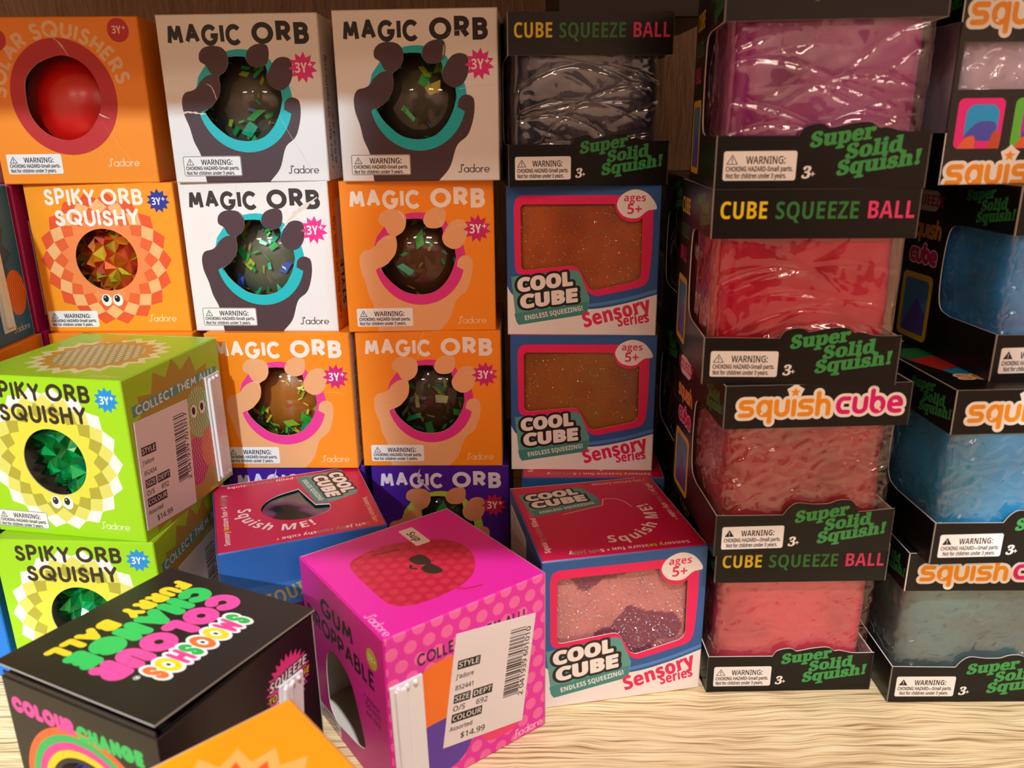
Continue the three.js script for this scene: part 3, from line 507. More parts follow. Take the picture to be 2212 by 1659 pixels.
function crystalOrb([x, y, z], yaw, label, cols, sd) {
  const r = 0.0352, o = thing('spiky_orb', label, 'ball', [x, y + T + 0.0024, z], yaw), s0 = seed; seed = sd;
  const ico = new THREE.IcosahedronGeometry(1, 4), p = ico.attributes.position, P = [], C = [], c = new THREE.Color(), v = [0, 1, 2].map(() => new THREE.Vector3());
  for (let i = 0; i < p.count; i += 3) {
    v.forEach((q, k) => q.fromBufferAttribute(p, i + k).multiplyScalar(r * 0.93));
    const tip = v[0].clone().add(v[1]).add(v[2]).normalize().multiplyScalar(r * 1.02).add(new THREE.Vector3(rr(-1, 1), rr(-1, 1), rr(-1, 1)).multiplyScalar(r * 0.05));
    for (let k = 0; k < 3; k++) { c.set(cols[Math.floor(rnd() * cols.length)]).multiplyScalar(rr(0.75, 1.15)); for (const q of [v[k], v[(k + 1) % 3], tip]) { P.push(q.x, q.y + r, q.z); C.push(c.r, c.g, c.b); } }
  }
  const g = new THREE.BufferGeometry(); g.setAttribute('position', new THREE.Float32BufferAttribute(P, 3)); g.setAttribute('color', new THREE.Float32BufferAttribute(C, 3)); g.computeVertexNormals();
  shellMats.crystal ??= new THREE.MeshPhysicalMaterial({ color: 0xffffff, vertexColors: true, roughness: 0.12, metalness: 0.3, clearcoat: 1, clearcoatRoughness: 0.05, flatShading: true });
  part('faceted_skin', g, shellMats.crystal, o); seed = s0;
}
function smoothOrb([x, y, z], yaw, label, mat, r = 0.0372) { const o = thing('squishy_orb', label, 'ball', [x, y + T + 0.0002, z], yaw); const g = new THREE.SphereGeometry(r, 64, 40); part('skin', g, mat, o).position.y = r; }
function softBox(w, h, d, rad, amp, sd, tint, n = 26) {
  const g = mergeVertices(new THREE.BoxGeometry(w, h, d, n, n, n).deleteAttribute('uv').deleteAttribute('normal')), p = g.attributes.position, H = [w / 2 - rad, h / 2 - rad, d / 2 - rad], C = [], c = new THREE.Color(), v = new THREE.Vector3(), q = new THREE.Vector3();
  for (let i = 0; i < p.count; i++) {
    v.fromBufferAttribute(p, i); q.set(THREE.MathUtils.clamp(v.x, -H[0], H[0]), THREE.MathUtils.clamp(v.y, -H[1], H[1]), THREE.MathUtils.clamp(v.z, -H[2], H[2])); v.sub(q).normalize().multiplyScalar(rad).add(q);
    const k = 1 + amp * noise3(v.x * 28 + sd, v.y * 28, v.z * 28) + amp * 0.45 * noise3(v.x * 75, v.y * 75 + sd, v.z * 75);
    if (tint) { tint(c, v.x / w + 0.5, v.y / h + 0.5, v, sd); C.push(c.r, c.g, c.b); }
    p.setXYZ(i, v.x * k, v.y * k, v.z * k);
  }
  if (tint) g.setAttribute('color', new THREE.Float32BufferAttribute(C, 3));
  g.computeVertexNormals(); g.translate(0, h / 2, 0); return g;
}
// the jelly is mixed unevenly: paler and deeper swirls of the same dye
const jellyMats = {}, swirl = (c, u, v, p, sd) => { const k = noise3(p.x * 22 + sd, p.y * 30, p.z * 22) + 0.5 * noise3(p.x * 60, p.y * 60 + sd, p.z * 60); c.setRGB(1, 1, 1); if (k > 0) c.setRGB(1 - 0.0 * k, 1 + 0.25 * k, 1 + 0.25 * k); else c.setRGB(1 + 0.28 * k, 1 + 0.34 * k, 1 + 0.3 * k); };
function jellyCube([x, y, z], yaw, label, color, sd, extra = {}) {
  const o = thing('jelly_cube', label, 'toy cube', [x, y + T + 0.001, z], yaw, 'squishy jelly cubes');
  jellyMats[color] ??= std(color, 0.3, { clearcoat: 0.5, clearcoatRoughness: 0.12, vertexColors: true, ...extra });
  part('jelly_body', softBox(0.0724, 0.072, 0.0724, 0.009, 0.011, sd, swirl), jellyMats[color], o);
  return o;
}
function glitterCube([x, y, z], yaw, label, color, spark, sd, n = 2200, patch) {
  const o = thing('glitter_cube', label, 'toy cube', [x, y + T + 0.001, z], yaw, 'glitter jelly cubes'), s0 = seed; seed = sd;
  const S = 0.0752; jellyMats[color] ??= std(color, 0.34, { clearcoat: 0.4, clearcoatRoughness: 0.2, vertexColors: true });
  part('jelly_body', softBox(S, S, S, 0.008, 0.004, sd, patch ?? swirl, patch ? 72 : 26), jellyMats[color], o);
  const P = [], C = [], c = new THREE.Color(), a = new THREE.Vector3(), b = new THREE.Vector3();
  for (let k = 0; k < n; k++) {
    let u, v; do { u = rr(-0.031, 0.031); v = rr(0.006, 0.066); } while (rnd() > 0.35 + 0.65 * Math.max(0, noise3(u * 45, v * 45, sd) + 0.15));
    const top = k % 6 === 0, q = top ? [u, S * 1.006, v - 0.036] : [u * 1.05, v, S / 2 * 1.012]; c.set(spark[Math.floor(rnd() * spark.length)]);
    a.set(rr(-1, 1), rr(-1, 1), rr(-1, 1)).normalize().multiplyScalar(rr(0.0004, 0.001)); b.set(rr(-1, 1), rr(-1, 1), rr(-1, 1)).normalize().multiplyScalar(rr(0.0004, 0.001));
    P.push(q[0], q[1], q[2], q[0] + a.x, q[1] + a.y, q[2] + a.z, q[0] + b.x, q[1] + b.y, q[2] + b.z); for (let i = 0; i < 3; i++) C.push(c.r, c.g, c.b);
  }
  const g = new THREE.BufferGeometry(); g.setAttribute('position', new THREE.Float32BufferAttribute(P, 3)); g.setAttribute('color', new THREE.Float32BufferAttribute(C, 3)); g.computeVertexNormals();
  jellyMats.glitter ??= new THREE.MeshPhysicalMaterial({ color: 0xffffff, vertexColors: true, metalness: 0.5, roughness: 0.22, side: THREE.DoubleSide });
  part('glitter', g, jellyMats.glitter, o).userData.kind = 'stuff'; seed = s0;
}
// thin crumpled clear film that runs round the front and both sides behind a window
function filmGeo(w, d, y0, y1, side, sd, amp = 1, crumple = 0) {
  const s0 = seed; seed = sd; const nu = 250, nv = 84, rad = 0.005, X = w / 2 - 0.0012, Z = d / 2 - 0.0012, segs = [side - rad, rad * Math.PI / 2, 2 * (X - rad), rad * Math.PI / 2, side - rad], L = segs.reduce((a, b) => a + b, 0), creases = [];
  for (let k = 0; k < 12; k++) { const a = rr(0, 3.14); creases.push([rr(0.1, 0.9) * L, rr(y0, y1), Math.cos(a), Math.sin(a) * 0.8, rr(0.0004, 0.0013) * amp, rr(0.0007, 0.0026), rr(0.008, 0.025), rr(-20, 20)]); }
  for (let k = 0; k < 8; k++) { const a = rr(-0.5, 0.5); creases.push([rr(0.35, 0.65) * L, rr(y0 + 0.008, y1 - 0.006), Math.cos(a), Math.sin(a), rr(0.0007, 0.0013), rr(0.0008, 0.0016), rr(0.022, 0.04), rr(4, 14)]); }
  const cells = [[0.94, 0.34, 0.0092], [-0.1, 0.99, 0.0056], [-0.8, 0.6, 0.0074]];
  const at = (s) => { let t = s; if (t < segs[0]) return [-X, Z - rad - (segs[0] - t), -1, 0]; t -= segs[0]; if (t < segs[1]) { const a = t / rad; return [-X + rad - rad * Math.cos(a), Z - rad + rad * Math.sin(a), -Math.cos(a), Math.sin(a)]; } t -= segs[1]; if (t < segs[2]) return [-X + rad + t, Z, 0, 1]; t -= segs[2]; if (t < segs[3]) { const a = t / rad; return [X - rad + rad * Math.sin(a), Z - rad + rad * Math.cos(a), Math.sin(a), Math.cos(a)]; } t -= segs[3]; return [X, Z - rad - t, 1, 0]; };
  const P = [], I = [];
  for (let j = 0; j <= nv; j++) for (let i = 0; i <= nu; i++) {
    const s = i / nu * L, y = y0 + (y1 - y0) * j / nv, [px, pz, nx, nz] = at(s); let k = 0.0007 + 0.0006 * Math.min(1.2, amp) * noise3(s * 44, y * 44, sd) + 0.0001 * noise3(s * 170, y * 170, sd + 5);
    for (const [cs, cy, ca, sa, am, wd, len, bend] of creases) { const du = s - cs, dv = y - cy, along = du * ca + dv * sa, ac = -du * sa + dv * ca + bend * along * along; k += am * Math.exp(-Math.abs(ac) / wd) * Math.exp(-((along / len) ** 2)); }
    if (crumple) { const ws = s + 0.0032 * noise3(s * 75, y * 75, sd + 9), wy = y + 0.0032 * noise3(s * 75, y * 75, sd + 12), tri = (q) => Math.abs(((q % 1) + 1) % 1 * 2 - 1); let f = 0; for (const [ca, sa, wl] of cells) f += tri((ws * ca + wy * sa) / wl); k = 0.35 * k + crumple * 0.00095 * f * (0.45 + 0.55 * THREE.MathUtils.smoothstep(noise3(s * 30, y * 30, sd + 3), -0.5, 0.3)); }
    k *= Math.min(1, j / 8, (nv - j) / 8, i / 10, (nu - i) / 10); k = 0.0023 * Math.tanh(k / 0.0023);
    P.push(px - nx * k, y, pz - nz * k);
    if (j < nv && i < nu) { const q = j * (nu + 1) + i; I.push(q, q + 1, q + nu + 2, q, q + nu + 2, q + nu + 1); }
  }
  const g = new THREE.BufferGeometry(); g.setAttribute('position', new THREE.Float32BufferAttribute(P, 3)); g.setIndex(I); g.computeVertexNormals(); seed = s0; return g;
}

// ------------------------------------------------------------------ box makers
const J = [0.08, 0.08, 0.08], C = [0.0797, 0.079, 0.08], S = [0.0804, 0.0802, 0.08];
function jbox(label, pos, yaw, f, group) { const o = thing('toy_box', label, 'box', pos, yaw, group); carton(o, J, f); return o; }
// sticker and security tag on a side panel (thousandths of that panel, corners in reading order)
function stickerOn(box, side, quad, mat, size = J) {
  const [w, h, d] = size, fw = side === 'front' ? w : d, v = quad.map(([a, b]) => [(a / 1000 - 0.5) * fw, (1 - b / 1000) * h]);
  const g = new THREE.BufferGeometry(), P = [], U = [[0, 1], [1, 1], [1, 0], [0, 0]].flat();
  v.forEach(([a, b]) => P.push(a, b, 0.00025)); v.forEach(([a, b]) => P.push(a, b, 0));
  g.setAttribute('position', new THREE.Float32BufferAttribute(P, 3)); g.setAttribute('uv', new THREE.Float32BufferAttribute([...U, ...U], 2));
  g.setIndex([0, 3, 2, 0, 2, 1, 0, 1, 5, 0, 5, 4, 1, 2, 6, 1, 6, 5, 2, 3, 7, 2, 7, 6, 3, 0, 4, 3, 4, 7]); const ng = g.toNonIndexed(); ng.computeVertexNormals();
  const m = part('price_sticker', ng, mat, box, 'white price sticker with a barcode'); placeOn(m, side, size); return m;
}
function placeOn(m, side, [w, h, d]) { if (side === 'front') m.position.set(0, 0, d / 2); else if (side === 'right') { m.position.set(w / 2, 0, 0); m.rotation.y = Math.PI / 2; } else { m.position.set(-w / 2, 0, 0); m.rotation.y = -Math.PI / 2; } }
function tagOn(box, side, cx, cy, wT, hT, rot, size = J) {   // plastic anti-theft strip: flat base, raised ridge, dimples at both ends
  const [w, h, d] = size, fw = side === 'front' ? w : d, hold = new THREE.Group(); hold.name = 'security_tag'; box.add(hold); placeOn(hold, side, size); hold.userData.label = 'white plastic anti-theft strip';
  const inner = (n, g, x, y, z) => { const m = part(n, g, WHITE_PLASTIC, hold); m.position.set((cx / 1000 - 0.5) * fw + x * Math.cos(rot) - y * Math.sin(rot), (1 - cy / 1000) * h + x * Math.sin(rot) + y * Math.cos(rot), z); m.rotation.z = rot; };
  const W = wT / 1000 * fw, H = hT / 1000 * h;
  inner('tag_base', new RoundedBoxGeometry(W, H, 0.0012, 2, 0.0004), 0, 0, 0.0006);
  inner('tag_ridge', new RoundedBoxGeometry(W * 0.36, H * 0.93, 0.0016, 2, 0.0006), -W * 0.2, 0, 0.0016);
  for (const q of [-1, 1]) for (const k of [-0.26, 0, 0.26]) inner('dimple', new THREE.SphereGeometry(W * 0.085, 10, 6), k * W, q * H * 0.465, 0.0013);
}
const plain = (c) => ({ mat: card(c) });
const ORANGE = '#f28c18', WHITE = '#e4dcd8', GREEN = '#a2d81a', PURPLE = '#471a8c', MAG = '#b31c66';
const shellOf = (c, side) => ({ back: plain(c), left: plain(c), right: side ? { mat: side } : plain(c), top: plain(c), bottom: plain(c) });
const moBox = (label, pos, yaw, pr, c, side) => jbox(label, pos, yaw, { front: { mat: pr, holes: [MO_HOLE] }, ...shellOf(c, side) }, 'orb boxes in the left stacks');
const GREENS = ['#22ff66', '#5cff8a', '#c8ff40', '#30f0c0', '#4a70ff', '#e8e040', '#18d060'];

// left stacks, top row
jbox('orange box with a large red ring and torn round window, top left corner', [-0.2247, 0.24, -0.4696], 1.7, { front: { mat: P_SOLAR, holes: [curve([[242, 430], [262, 352], [330, 280], [420, 238], [510, 222], [616, 262], [687, 353], [706, 500], [654, 612], [571, 696], [448, 728], [328, 684], [251, 579]], 6, true)] }, ...shellOf(ORANGE) });
smoothOrb([-0.2247, 0.24, -0.4696], 1.7, 'smooth red ball inside the torn orange box, top left corner', std(0xd8140c, 0.34, { clearcoat: 0.5, clearcoatRoughness: 0.2 }));
moBox('white orb box in the top row with a long tear across its left edge', [-0.1323, 0.24, -0.4665], -1.4, P_MO_A2, WHITE, P_WHITE_SIDE);
foilOrb([-0.1323, 0.24, -0.4665], -1.4, 'grey-green foil ball in the middle white box of the top row', 0x6d6a58, GREENS, 11);
moBox('white orb box in the top row beside the black window box', [-0.0431, 0.24, -0.4576], -2.7, P_MO_A3, WHITE, P_WHITE_SIDE);
foilOrb([-0.0431, 0.24, -0.4576], -2.7, 'dark foil ball with green shards in the white box beside the black box', 0x5a5644, GREENS, 23);
jbox('white box corner peeking out at the far left of the top row', [-0.313, 0.24, -0.476], 2, { front: plain(WHITE), ...shellOf(WHITE) });
// second row
jbox('orange spiky orb box with checkered flower print, second row', [-0.2156, 0.16, -0.4714], -1.9, { front: { mat: P_SPIKY_O, holes: [ellipse(484, 504, 211, 209)] }, ...shellOf(ORANGE) });
crystalOrb([-0.2156, 0.16, -0.4714], -1.9, 'faceted amber ball in the orange flower print box', ['#c8401a', '#d8601a', '#b02c14', '#e08a20', '#c8c030', '#d05018'], 5);
moBox('white orb box in the second row with a peeled top right corner', [-0.132, 0.16, -0.4681], -3.7, P_MO_B2, WHITE, P_ORANGE_SIDE);
foilOrb([-0.132, 0.16, -0.4681], -3.7, 'pale grey-green foil ball in the white box of the second row', 0x7c7a62, GREENS, 37);
moBox('orange orb box in the second row, between the white box and the blue cube box', [-0.049, 0.16, -0.4637], 0.9, P_MO_B3, ORANGE, P_WHITE_SIDE);
foilOrb([-0.049, 0.16, -0.4637], 0.9, 'dark brown foil ball in the orange box of the second row', 0x6a3c08, ['#20f070', '#60f070', '#b0d838', '#30e8b8', '#9aa820', '#e0b830'], 41);
// third row
jbox('orange box whose top edge shows behind the upper green box', [-0.2145, 0.08, -0.4665], -1, { front: plain(ORANGE), ...shellOf(ORANGE) });
moBox('orange orb box in the third row, right of the green boxes', [-0.1275, 0.08, -0.4633], -1.7, P_MO_C1, ORANGE, P_WHITE_SIDE);
foilOrb([-0.1275, 0.08, -0.4633], -1.7, 'bright amber foil ball with green sparkles in the third row', 0xb87408, ['#30ff50', '#a8ff38', '#f0e828', '#30f0a0', '#f0c820', '#d0ff40'], 59);
moBox('orange orb box in the third row beside the lower blue cube box', [-0.045, 0.08, -0.4642], -1.5, P_MO_C2, ORANGE, P_WHITE_SIDE);
foilOrb([-0.045, 0.08, -0.4642], -1.5, 'dark foil ball in the right orange box of the third row', 0x4a3414, ['#18a050', '#4ab058', '#88a038', '#2f9880', '#6a7020'], 67);
// bottom row
jbox('plain orange box at the foot of the left stack behind the green boxes', [-0.2145, 0, -0.4665], 0, { front: plain(ORANGE), ...shellOf(ORANGE) });
moBox('purple orb box mostly hidden behind the tilted red topped box', [-0.1255, 0, -0.466], -0.5, P_MO_D2, PURPLE);
moBox('purple orb box behind the magenta box', [-0.041, 0, -0.4649], -2, P_MO_D2, PURPLE);
foilOrb([-0.041, 0, -0.4649], -2, 'dark green foil ball in the purple box', 0x2c3a20, ['#18c050', '#4ae058', '#2f9880', '#88c038'], 71);
// far left edge: two ranks seen from their right sides
{
  const b = jbox('blue sided box with a security strip at the left edge, second row', [-0.3025, 0.16, -0.3885], 0.5, { front: plain(MAG), ...shellOf(MAG, P_BLUE_FACE) });
  tagOn(b, 'right', 715, 520, 120, 800, 0.02);
  const c = jbox('dark magenta box with a price sticker behind the blue sided box', [-0.3015, 0.16, -0.4715], -1, { front: plain(MAG), ...shellOf(MAG) });
  stickerOn(c, 'right', [[120, 250], [700, 250], [700, 900], [120, 900]], P_STICK_PLAIN);
  jbox('orange sided box under the blue sided box at the left edge', [-0.299, 0.08, -0.3885], 1, { front: plain(ORANGE), ...shellOf(ORANGE) });
  jbox('magenta box under the one with the price sticker, left edge', [-0.3, 0.08, -0.4715], 1, { front: plain(MAG), ...shellOf('#d8308c') });
  jbox('bright blue box at the lower left edge behind the lower green box', [-0.297, 0, -0.385], 1, { front: plain('#1478d8'), ...shellOf('#1478d8') });
  jbox('dark box on the shelf behind the bright blue box, left edge', [-0.3, 0, -0.4715], 0, { front: plain(MAG), ...shellOf(MAG) });
}
// green pair
{
  const f = { front: { mat: P_SPIKY_G, holes: [ellipse(484, 520, 203, 208)] }, back: plain(GREEN), left: plain(GREEN), right: { mat: P_GREEN_SIDE }, top: { mat: P_GREEN_TOP }, bottom: plain(GREEN) };
  const a = jbox('upper green spiky orb box with price sticker and white security strip on its side', [-0.2051, 0.08, -0.3836], -10.8, f, 'green spiky orb boxes');
  stickerOn(a, 'right', [[54, 266], [580, 297], [528, 988], [26, 933]], P_STICK_G); tagOn(a, 'right', 882, 592, 170, 745, 0.012);
  crystalOrb([-0.2051, 0.08, -0.3836], -10.8, 'faceted green ball in the upper green box', ['#0a8a3c', '#0cac4a', '#0a6428', '#18c060', '#14a870', '#2c9a40'], 9);
  const b = jbox('lower green spiky orb box standing on the shelf', [-0.2076, 0, -0.3792], -3.9, f, 'green spiky orb boxes');
  stickerOn(b, 'right', [[240, 300], [760, 300], [740, 960], [220, 960]], P_STICK_G);
  crystalOrb([-0.2076, 0, -0.3792], -3.9, 'faceted green ball in the lower green box', ['#0a9a44', '#0cc054', '#0a7a34', '#1cd070', '#14b888', '#30aa50'], 13);
}
// blue and pink cube boxes
const coolF = (hole) => ({ front: { mat: P_COOL_FRONT, holes: [COOL_HOLE] }, back: plain('#2a5c9e'), left: { mat: P_COOL_SIDE_L }, right: { mat: P_COOL_SIDE }, top: { mat: P_COOL_TOP, holes: hole ? [D_HOLE] : [] }, bottom: plain('#efe9e6') });
function cbox(label, pos, yaw, hole) { const o = thing('toy_box', label, 'box', pos, yaw, 'blue and pink cube boxes'); carton(o, C, coolF(hole)); return o; }
cbox('blue and pink cube box in the second row under the black box', [0.0407, 0.158, -0.4586], -4.2);
glitterCube([0.0407, 0.158, -0.4586], -4.2, 'orange glitter cube in the upper blue and pink box', 0xb0521c, ['#f0e0a0', '#b8e060', '#70c8c0', '#f8f0d8', '#e0b060', '#8090e0'], 3);
cbox('blue and pink cube box in the third row, second of its stack', [0.0411, 0.079, -0.458], -3);
glitterCube([0.0411, 0.079, -0.458], -3, 'amber glitter cube in the second blue and pink box', 0x9a5414, ['#c8e060', '#60d060', '#f0e0a0', '#70c8a0', '#e0b060'], 17);
cbox('blue and pink cube box at the foot of its stack, behind the front one', [0.046, 0, -0.4475], -2);
cbox('blue and pink cube box standing in front on the shelf with a pink glitter cube', [0.0444, 0, -0.3627], 10.2);
glitterCube([0.0444, 0, -0.3627], 10.2, 'pink glitter cube in the front blue and pink box', 0xc07a78, ['#f8f0f0', '#d0c8e8', '#f0d0d8', '#b8c0e0', '#ffffff'], 29, 2600, (c, u, v, p) => { const d = Math.hypot((u - 0.6) / 0.3, (v - 0.46) / 0.21) + 0.35 * noise3(p.x * 60, p.y * 60, 3); const e = v - 0.86 + 0.12 * noise3(p.x * 40, 2, 5); if (d < 0.85 || e > 0) c.setRGB(0.42, 0.26, 0.5); else { const k = 1 + 0.16 * noise3(p.x * 35, p.y * 35, 9); c.setRGB(k, k, k); } });
cbox('crimson topped cube box with a cut open lid, between green and magenta boxes', [-0.114, 0, -0.378], -69.1, true);
{ const o = jellyCube([-0.114, 0, -0.378], -69.1, 'dark teal cube under the cut open crimson lid', 0x0c2a30, 3, { roughness: 0.12 }); o.children[0].scale.set(1, 1.06, 1); }
// magenta gum drop box
{
  const b = jbox('magenta dotted box with a price sticker and white security strip, front of the shelf', [-0.042, 0, -0.3144], -53.3, { front: { mat: P_GUM_FRONT, holes: [GUM_HOLE] }, right: { mat: P_GUM_RIGHT }, top: { mat: P_GUM_TOP }, back: plain('#c81c90'), left: plain('#c81c90'), bottom: plain('#c81c90') });
  stickerOn(b, 'right', [[410, 138], [924, 221], [823, 878], [303, 789]], P_STICK_P); tagOn(b, 'right', 112, 600, 185, 660, 0.02);
  const o = thing('gum_drop_toy', 'dark maroon beaded toy inside the magenta box', 'toy', [-0.036, T, -0.322], -53.3), bead = new THREE.SphereGeometry(0.0034, 12, 8), P = [];
  const body = new THREE.LatheGeometry([[0, 0], [0.022, 0.001], [0.027, 0.012], [0.026, 0.03], [0.019, 0.048], [0.008, 0.056], [0, 0.058]].map((a) => new THREE.Vector2(...a)), 32);
  const mm = std(0x4a1020, 0.3, { clearcoat: 0.5 }); part('toy_body', body, mm, o);
  for (let j = 0; j < 9; j++) for (let i = 0; i < 22; i++) { const y = 0.005 + j * 0.0058, r = y < 0.03 ? 0.0265 : 0.0265 - (y - 0.03) * 0.42, a = (i + (j & 1) / 2) / 22 * 6.283; P.push(bead.clone().translate(r * Math.cos(a), y, r * Math.sin(a))); }
  part('beads', mergeGeometries(P), mm, o).userData.kind = 'stuff';
}
// black furry ball box with its lid slightly open
{
  const W = [0.0776, 0.0795, 0.0776], o = thing('toy_box', 'black box with neon colour change lettering and a loose lid, lower left front', 'box', [-0.133, 0, -0.2602], -25.3), BK = '#151213';
  carton(o, W, { front: { mat: P_FUR_FRONT, holes: [ellipse(490, 560, 250, 238)] }, right: { mat: P_FUR_RIGHT }, back: plain(BK), left: plain(BK), bottom: plain(BK) });
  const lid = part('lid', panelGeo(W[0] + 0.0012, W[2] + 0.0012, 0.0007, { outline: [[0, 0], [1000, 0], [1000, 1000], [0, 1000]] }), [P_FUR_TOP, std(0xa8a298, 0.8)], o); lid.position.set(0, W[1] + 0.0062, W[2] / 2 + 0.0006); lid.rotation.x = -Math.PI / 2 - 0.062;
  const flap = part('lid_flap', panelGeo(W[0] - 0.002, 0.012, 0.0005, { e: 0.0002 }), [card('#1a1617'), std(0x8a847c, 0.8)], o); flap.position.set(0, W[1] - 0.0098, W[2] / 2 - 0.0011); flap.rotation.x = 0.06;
  for (const q of [-1, 1]) part('dust_flap', new THREE.BoxGeometry(0.02, 0.0005, W[2] - 0.006), card('#1a1617'), o).position.set(q * (W[0] / 2 - 0.0108), W[1] + 0.0004, 0);
  tagOn(o, 'right', 752, 560, 175, 640, -0.1, W);
  const b = thing('furry_ball', 'purple furry ball in the rainbow window of the black box', 'ball', [-0.1342, T + 0.0004, -0.2577], -25.3), r = 0.0315; part('ball_core', new THREE.SphereGeometry(r * 0.9, 32, 20), std(0x4a2c8c, 0.7), b).position.y = r + 0.0065;
  const P = [], v = new THREE.Vector3(); for (let k = 0; k < 700; k++) { const y = 1 - 2 * (k + 0.5) / 700, t = k * 2.39996, q = Math.sqrt(1 - y * y); v.set(q * Math.cos(t), y, q * Math.sin(t)); const h = new THREE.ConeGeometry(0.0011, 0.0085, 5, 1).translate(0, 0.0042, 0); h.applyQuaternion(new THREE.Quaternion().setFromUnitVectors(new THREE.Vector3(0, 1, 0), v.clone().add(new THREE.Vector3(0.3, -0.3, 0)).normalize())); P.push(h.translate(v.x * r * 0.88, v.y * r * 0.88 + r + 0.0065, v.z * r * 0.88)); }
  part('fur_strands', mergeGeometries(P), std(0x6a44b4, 0.7), b).userData.kind = 'stuff';
}
jbox('bright orange box with a checkered star on its lid, at the bottom edge', [-0.08, 0, -0.171], -48, { front: { mat: P_SPIKY_O, holes: [] }, ...shellOf('#fba60c'), top: { mat: P_STAR_TOP } });

// black window boxes
const BLK = '#121010';
const NOTCH_L = [[0, 0], [1000, 0], [1000, 240], ...curve([[560, 238], [470, 262], [440, 340], [440, 640], [475, 720], [570, 748]], 5), [1000, 748], [1000, 1000], [0, 1000]];
const NOTCH_R = NOTCH_L.map(([a, b]) => [1000 - a, b]);
function sbox(label, pos, yaw, logo, sd, amp = 1, film = CLEAR) {
  const o = thing('window_box', label, 'box', pos, yaw, 'black window boxes'), pr = logo ? P_SQ_LOGO : P_SQ_CUBE, low = logo ? SQ_BOTTOM_LOGO : SQ_BOTTOM;
  carton(o, S, { front: [{ name: 'front_band', mat: pr, outline: [[0, 0], [1000, 0], [1000, 240], [0, 240]] }, { name: 'front_band', mat: pr, outline: [...low, [1000, 1000], [0, 1000]] }],
    left: { mat: logo ? P_SQ_SIDE_LOGO : P_SQ_SIDE, outline: NOTCH_L }, right: { mat: P_SQ_SIDE_R, outline: NOTCH_R }, back: plain(BLK), top: { mat: P_SQ_TOP }, bottom: plain(BLK), sideInset: 0 });
  part('clear_window', filmGeo(S[0], S[2], 0.014, 0.064, 0.0475, sd, amp, film === HAZY ? 1 : sd === 141 ? 0.75 : 0), film, o, 'crumpled clear plastic window');
  return o;
}
sbox('black cube squeeze ball box on top of the blue and pink stack', [0.0372, 0.237, -0.452], 3.5, false, 101, 0.6);
jellyCube([0.0372, 0.237, -0.452], 3.5, 'dark blue jelly cube in the black box of the top row', 0x121e36, 1);
const S_SPOTS = [
  ['black window box at the top of the front stack with a purple cube', [0.1246, 0.2406, -0.3602], -5.5, false, 111, 'purple jelly cube in the top box of the front stack', 0x8c1a6a, 1.2],
  ['black cube squeeze ball box second from the top of the front stack', [0.1227, 0.1604, -0.3595], -3.4, false, 121, 'crimson jelly cube second from the top of the front stack', 0xb80030, 1.1],
  ['black box with the orange and pink logo, third from the top of the front stack', [0.1283, 0.0802, -0.3595], 2.1, true, 131, 'dull red jelly cube third from the top of the front stack', 0x9c1c28, 1.5],
  ['black cube squeeze ball box at the foot of the front stack', [0.1333, 0, -0.3673], 0.4, false, 141, 'light pink jelly cube at the foot of the front stack', 0xcc4458, 0.8],
  ['black window box second from the top at the right edge with a bright blue cube', [0.2395, 0.1604, -0.363], 3.1, true, 151, 'bright blue jelly cube second from the top at the right edge', 0x1688d0, 1.4],
  ['black box with the orange and pink logo third from the top at the right edge', [0.2209, 0.0802, -0.3498], 1.5, true, 161, 'blue jelly cube third from the top at the right edge', 0x0f86b8, 1.3],
  ['black box with the orange and pink logo on the shelf at the right edge', [0.2188, 0, -0.3579], -0.7, true, 171, 'clear grey-teal jelly cube in the lowest box at the right edge', 0x4a686c, 1.5],
];
S_SPOTS.forEach(([l, p, yaw, logo, sd, cl, cc, amp]) => { sbox(l, p, yaw, logo, sd, amp, logo ? HAZY : CLEAR); jellyCube(p, yaw, cl, cc, sd); });
{ // the box at the top right shows its back with photographs
  const p = [0.214, 0.2406, -0.374], o = thing('window_box', 'black window box with two small photographs, top right corner', 'box', p, 1, 'black window boxes');
  carton(o, S, { front: { mat: P_SQ_BACK, holes: [[[30, 330], [970, 330], [970, 545], [30, 545]]] }, left: { mat: P_SQ_SIDE_LOGO, outline: NOTCH_L }, right: { mat: P_SQ_SIDE_R, outline: NOTCH_R }, back: plain(BLK), top: { mat: P_SQ_TOP }, bottom: plain(BLK), sideInset: 0 });
  part('clear_window', filmGeo(S[0], S[2], 0.014, 0.064, 0.0475, 181, 1.4, 1), HAZY, o, 'crumpled clear plastic window');
  jellyCube(p, 1, 'pale lilac jelly cube in the top right corner box', 0xb8a8c0, 9);
}
// second rank behind the front stack, seen through the gap
[['black window box in the gap, second row, behind the front stack', 0.1604, 'olive jelly cube in the gap, second row', 0x5a5a1c, 191], ['black window box in the gap, third row, behind the front stack', 0.0802, 'brown jelly cube in the gap, third row', 0x4a3a1c, 201], ['black window box in the gap at the foot of the rear stack', 0, 'dark jelly cube in the gap at the foot of the rear stack', 0x3a3020, 211]].forEach(([l, y, cl, cc, sd]) => { const p = [0.1285, y, -0.4475]; sbox(l, p, 0, false, sd); jellyCube(p, 0, cl, cc, sd); });
{ const o = thing('window_box', 'black box with coloured print lying behind the top of the blue and pink stack', 'box', [0.064, 0.3174, -0.478], 2, 'black window boxes'); carton(o, S, { front: { mat: P_SQ_TOP }, back: plain(BLK), left: plain(BLK), right: plain(BLK), top: plain(BLK), bottom: plain(BLK) }); }

